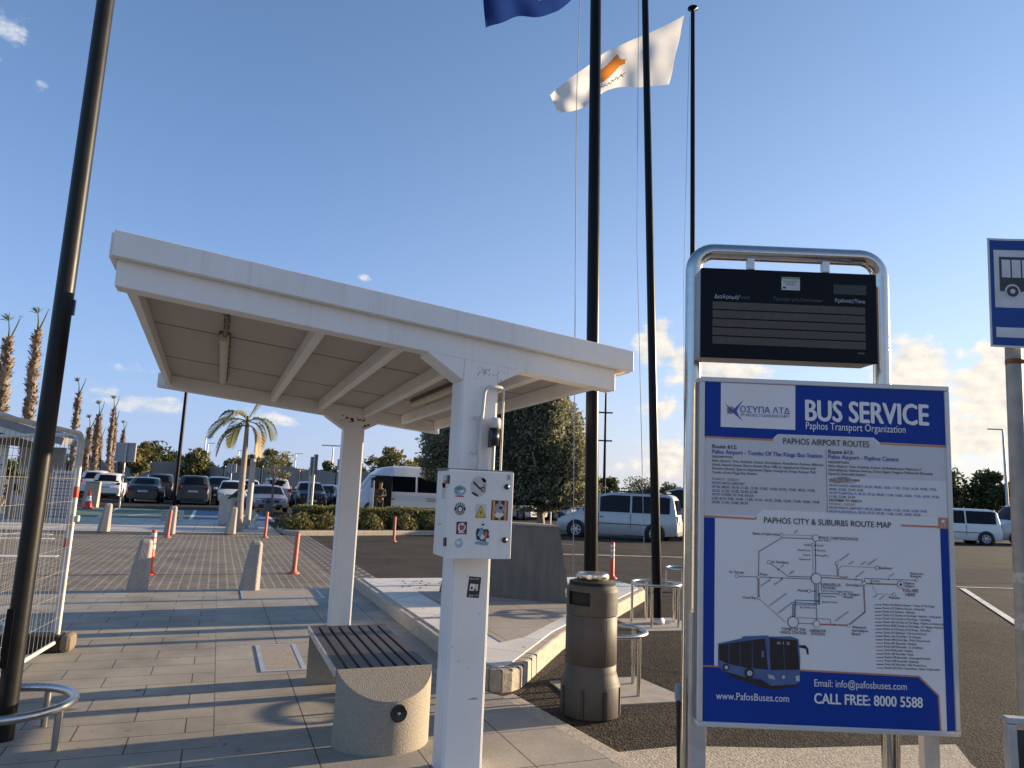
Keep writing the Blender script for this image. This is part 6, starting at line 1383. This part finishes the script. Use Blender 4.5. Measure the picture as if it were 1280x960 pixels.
# ------------------------------------------------------------------ kiosk and things behind the fence
def kiosk():
    P = AT(45, 650, 25); base = Vector((P.x, P.y, .02)); t = thing('kiosk', 'white roofed kiosk behind the wire fence at the left edge', 'kiosk', base, CAM_R)
    wm = mat('kiosk_white', (.55, .52, .46), .5, var=.06); gm = mat('kiosk_roof_grey', (.20, .20, .205), .6); dm = mat('kiosk_dark', (.03, .03, .03), .5); bm = mat('kiosk_beige', (.36, .31, .25), .7, var=.1)
    def X(u): return (u-45)/F_PX*25*1.01
    mb = MB(); mb.extr([(X(-60), -1.2, 3.95), (X(92), -1.2, 2.74), (X(90), -1.2, 2.50), (X(-60), -1.2, 3.55)], (0, 1.5, 0)); mb.build('roof', gm, t, bevel=.01)
    mb = MB(); mb.extr([(X(-60), -1.22, 3.60), (X(80), -1.22, 2.56), (X(76), -1.22, 2.44), (X(-60), -1.22, 3.35)], (0, .12, 0)); mb.build('fascia', wm, t)
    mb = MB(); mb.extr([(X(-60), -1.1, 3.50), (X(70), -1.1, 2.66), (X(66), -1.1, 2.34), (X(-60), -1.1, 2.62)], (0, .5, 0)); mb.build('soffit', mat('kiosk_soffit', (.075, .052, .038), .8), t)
    mb = MB(); mb.box((X(6), -.6, 1.32), (.42, .12, 2.64)); o = mb.build('front_panel', wm, t, bevel=.01)
    mb = MB()
    for (z, w, n_) in ((2.02, .18, 3), (1.78, .25, 4), (1.68, .22, 3)):
        for k in range(n_): mb.box((X(6)-.08+k*w/n_, -.664, z), (w/n_*.6, .004, .06))
    mb.build('panel_lettering', dm, o)
    mb = MB(); mb.box((X(22), .9, 1.25), (1.6, .1, 2.5)); mb.build('wall', bm, t)
    mb = MB(); mb.box((X(33), .0, 1.2), (.12, .12, 2.4)); mb.build('post', wm, t)
    mb = MB(); mb.box((X(20), .1, .75), (.62, .5, 1.5), 0); mb.box((X(20), -.155, 1.42), (.5, .01, .16), 1); mb.box((X(18), -.156, 1.05), (.22, .012, .22), 1); mb.box((X(21), -.156, .62), (.42, .012, .3), 2); mb.box((X(24), -.156, .9), (.1, .012, .1), 1)
    mb.build('ticket_machine', [bm, dm, galv], t, bevel=.01)
    # rack-like white notice panel
    P = AT(72, 655, 24); t = thing('notice_panel', 'white panel with dark grid standing behind the wire fence', 'panel', (P.x, P.y, .02), CAM_R); mb = MB(); mb.box((0, 0, .86), (.72, .04, 1.62)); mb.build('sheet', mat('panel_white', (.46, .46, .48), .6), t)
    mb = MB(); r = random.Random(2)
    for k in range(9): mb.box((-.36+.08*k+.04, -.024, .86), (.012, .006, 1.5))
    for k in range(13): mb.box((0, -.025, .16+.115*k), (.68, .006, .016 if k % 2 else .03))
    mb.build('grid_lines', mat('grid_ink', (.07, .075, .10), .6), t); mb = MB(); mb.box((-.33, .03, .3), (.05, .05, .6)); mb.box((.33, .03, .3), (.05, .05, .6)); mb.build('leg', galv, t)
    P = AT(70, 576, 44); t = thing('small_sign', 'small blue and orange sign seen through the fence', 'sign', (P.x, P.y, .1), CAM_R); mb = MB(); mb.box((0, 0, 2.05), (.42, .04, .40)); mb.build('blue_plate', mat('sign_blue', (.02, .10, .36)), t); mb = MB(); mb.box((0, 0, 2.46), (.42, .04, .38)); mb.build('orange_plate', mat('sign_orange', (.55, .25, .05)), t); mb = MB(); mb.tube([(0, .05, 0), (0, .05, 2.6)], .03, 8); mb.build('pole', galv, t)
kiosk()
for (y0, y1, u0, u1) in ((16.2, 16.55, 62, -60), (20.6, 20.95, 66, -60), (22.1, 22.4, 40, -60)):
    x1 = -2.75-(y0-16.2)*.20; b = MB(); b.box(((x1-9)/2, (y0+y1)/2, -.006), (9+x1 if x1 > 0 else 9-abs(x1), y1-y0, .006)); tag(b.build('road_marking', white_p), kind='structure')

# concrete block and traffic cone
P = AT(112, 638, 33.5); z_ = .06; t = thing('concrete_block', 'pale upright concrete slab behind the traffic cone', 'concrete block', (P.x, P.y, zg(P.x, P.y)), CAM_R); mb = MB(); mb.hexa([(-.36, -.12, 0), (.34, -.12, 0), (.34, .12, 0), (-.36, .12, 0), (-.30, -.06, 1.15), (.36, -.06, 1.15), (.36, .08, 1.15), (-.30, .08, 1.15)]); mb.build('slab', kerb_m, t, bevel=.02); mb = MB(); mb.box((.02, 0, 1.165), (.70, .20, .03)); mb.build('cap', foot_m, t)
P = AT(109, 640, 32.6); t = thing('traffic_cone', 'red and white traffic cone in front of a pale concrete slab', 'traffic cone', (P.x, P.y, zg(P.x, P.y)+.01)); mb = MB(); mb.box((0, 0, .03), (.42, .42, .06)); mb.build('base', orange, t, bevel=.01)
mb = MB(); mb.lathe([(.17, .06), (.125, .32), (.122, .32)], n=20); mb.lathe([(.086, .55), (.05, .80), (.03, .80), (0, .80)], n=20); mb.build('cone', mat('cone_red', (.55, .05, .03), .5), t); mb = MB(); mb.lathe([(.126, .31), (.084, .56)], n=20); mb.build('white_sleeve', refl, t)
# square sign seen from behind
def back_sign(u_b, v_b, D, u_t, v_t, wpx, hpx, label, two=True):
    P = AT(u_b, v_b, D); z0_ = zg(P.x, P.y); t = thing('square_sign', label, 'sign', (P.x, P.y, z0_), CAM_R); s = D/F_PX; zc = PL(u_t, v_t, P, (math.sin(YAW), math.cos(YAW), 0)).z-z0_
    mb = MB(); mb.box((0, .04, zc), (wpx*s, .03, hpx*s)); mb.build('plate', mat('sign_back', (.33, .34, .35), .5, .3, var=.05), t, bevel=.02)
    mb = MB(); w, h = wpx*s, hpx*s
    for sx in (-1, 1): mb.box((sx*w/2*.93, .02, zc), (.03, .03, h*.95))
    for sz in (-1, 1): mb.box((0, .02, zc+sz*h/2*.93), (w*.9, .03, .03))
    mb.build('rim', galv, t)
    for x in (w*.05,): mb = MB(); mb.tube([(x, -.035, -.05), (x, -.035, zc+h*.45)], .038, 8); mb.build('post', galv, t)
back_sign(147.5, 640, 33, 152, 565, 26, 24, 'square road sign seen from behind on a thin pole')
back_sign(286, 620, 58, 288, 585, 12, 11, 'small distant square sign right behind the short palm', False)
back_sign(424, 620, 60, 426, 581, 11, 14, 'small pale sign board just left of the far shelter post', False)
# thin black pole
P = AT(217, 634, 36.5); z0_ = zg(P.x, P.y); t = thing('lamp_post', 'thin dark lamp post rising into the shelter roof from the plaza edge', 'lamp post', (P.x, P.y, z0_)); mb = MB(); mb.tube([(0, 0, -.1), (0, 0, 9.0)], [.095, .075], 12); mb.build('pole', black_paint, t); mb = MB(); mb.tube([(0, 0, 8.9), (.2, 0, 9.15), (1.2, 0, 9.25)], .04, 8); mb.box((1.3, 0, 9.24), (.6, .2, .08)); mb.build('lamp_arm', black_paint, t)
# low thin bench on the plaza
P = AT(214.5, 655, 27.5); t = thing('metal_bench', 'small thin legged metal bench on the plaza behind a stone bollard', 'bench', (P.x, P.y, .02), CAM_R); mb = MB(); mb.box((0, 0, .36), (.70, .35, .03)); mb.build('seat', galv, t)
for s in (-1, 1): mb = MB(); mb.box((s*.33, 0, .18), (.03, .33, .35)); mb.build('leg', galv, t)
# lectern, planters, pole by the palm
P = AT(287, 655, 26); t = thing('information_lectern', 'grey information lectern with dark sloping board behind the palm', 'lectern', (P.x, P.y, .02), CAM_R); mb = MB(); mb.box((-.15, 0, .52), (.42, .45, 1.04)); mb.build('cabinet', mat('lectern_grey', (.40, .38, .35), .6, var=.1), t, bevel=.02); mb = MB(); mb.hexa([(-.05, -.3, .95), (.0, -.3, .92), (.0, .3, .92), (-.05, .3, .95), (.50, -.3, 1.45), (.54, -.3, 1.42), (.54, .3, 1.42), (.50, .3, 1.45)]); mb.build('board', trim_m, t); mb = MB(); mb.tube([(.24, 0, 0), (.24, 0, 1.15)], .05, 10); mb.build('post', fence_m, t)
P = AT(308, 667, 24.6); t = thing('plain_post', 'pale cut off post standing right of the short palm', 'post', (P.x, P.y, .0)); zt_ = PL(313, 573, P, (math.sin(YAW), math.cos(YAW), 0)).z; mb = MB(); mb.tube([(0, 0, -.05), (0, 0, zt_)], .095, 14); mb.build('pole', mat('pale_post', (.42, .38, .33), .6, var=.1), t); mb = MB(); mb.lathe([(.15, 0), (.15, .03), (.10, .05)], n=16); mb.build('base', galv, t)
for (u, lab, D) in ((296.5, 'white stand with leaning neck left of the pale post', 24.3), (315, 'white stand with leaning neck right of the pale post', 24.5)):
    P = AT(u, 668, D); t = thing('white_stand', lab, 'stand', (P.x, P.y, .02), group='white stands by the palm'); mb = MB(); mb.lathe([(.16, 0), (.17, .04), (.15, .12), (.07, .16), (0, .17)], n=18); mb.build('base', mat('white_plastic', (.55, .53, .5), .5), t); mb = MB(); mb.tube([(0, 0, .15), (.02, 0, .28), (.14, 0, .46)], [.05, .045, .06], 8); mb.build('neck', mat('white_plastic', (.55, .53, .5), .5), t)
P = AT(306, 662, 26.2); t = thing('pale_box', 'pale square box behind the cut off post', 'box', (P.x, P.y, .02), CAM_R); mb = MB(); mb.box((0, 0, .27), (.62, .4, .54)); mb.build('box', kerb_m, t, bevel=.03); mb = MB(); mb.box((0, 0, .555), (.66, .44, .03)); mb.build('lid', foot_m, t, bevel=.01)
P = AT(335, 642, 33.5); t = thing('litter_bin', 'small dark grey litter bin at the left end of the hedge', 'litter bin', (P.x, P.y, zg(P.x, P.y))); mb = MB(); mb.lathe([(.19, 0), (.2, .02), (.22, .72), (.2, .80), (.12, .84), (0, .85)], n=20); mb.build('body', mat('far_bin', (.10, .10, .105), .5), t); mb = MB(); mb.box((-.06, -.205, .66), (.2, .05, .12)); mb.build('opening', trim_m, t)
# pair of posts with narrow signs edge on
for (u, vb, vt, D, lab) in ((386.5, 663, 568, 25.6, 'right hand post of a pair with narrow dark signs in the hedge bed'), (383, 652, 571, 29.5, 'left hand post of a pair with narrow dark signs behind the hedge')):
    P = AT(u, vb, D); t = thing('sign_post', lab, 'sign post', (P.x, P.y, .12), group='pair of sign posts'); z1_ = PL(u+7, vt, P, (math.sin(YAW), math.cos(YAW), 0)).z-.12; mb = MB(); mb.tube([(0, 0, -.1), (0, 0, z1_)], .045, 10); mb.build('pole', mat('pale_pole', (.50, .48, .45), .5, .2), t); mb = MB(); mb.box((.05, 0, z1_-.36), (.10, .65, .70), rz=R_(-6)); mb.build('sign_plate', mat('sign_edge', (.12, .12, .13), .5), t)
# distant lamp columns
def far_lamp(u, v_top, D, label, kind, v_b=600):
    P = AT(u, v_b, D); t = thing('street_lamp', label, 'street lamp', (P.x, P.y, -.2), CAM_R, group='distant street lamps'); h = PL(u, v_top, P, (math.sin(YAW), math.cos(YAW), 0)).z+.2; mb = MB(); mb.tube([(0, 0, 0), (0, 0, h)], [.11, .07], 8); mb.build('pole', black_paint if kind == 'mast' else galv, t); mb = MB()
    if kind == 'arm': mb.box((.5, 0, h+.02), (1.1, .12, .07))
    elif kind == 'left': mb.box((-.55, 0, h+.04), (1.0, .16, .08))
    elif kind == 'tee': mb.box((0, 0, h), (2.6, .16, .12))
    elif kind == 'mast':
        for k in range(3): mb.box((.25 if k == 0 else 0, 0, h-k*1.9), (.5 if k == 0 else .95, .12, .09))
    mb.build('lamp_head', galv if kind != 'mast' else black_paint, t)
far_lamp(252, 546, 90, 'taller of two distant street lamps above the grey sport utility car', 'arm'); far_lamp(255.5, 554, 100, 'shorter of two distant street lamps above the grey sport utility car', 'arm')
far_lamp(413.5, 557, 80, 'distant street lamp with a T shaped head left of the far shelter post', 'tee'); far_lamp(367, 567, 95, 'distant street lamp above the pickup truck', 'arm'); far_lamp(295, 563, 100, 'distant street lamp seen behind the short palm', 'arm')
far_lamp(754.5, 481, 48, 'tall dark mast with three crossbars behind the nearest flagpole', 'mast', 640); far_lamp(1260, 538, 50, 'street lamp with arm to the left behind the bus stop pole', 'left', 640); far_lamp(803, 587, 120, 'thin distant column right of the nearest flagpole', 'none', 610)
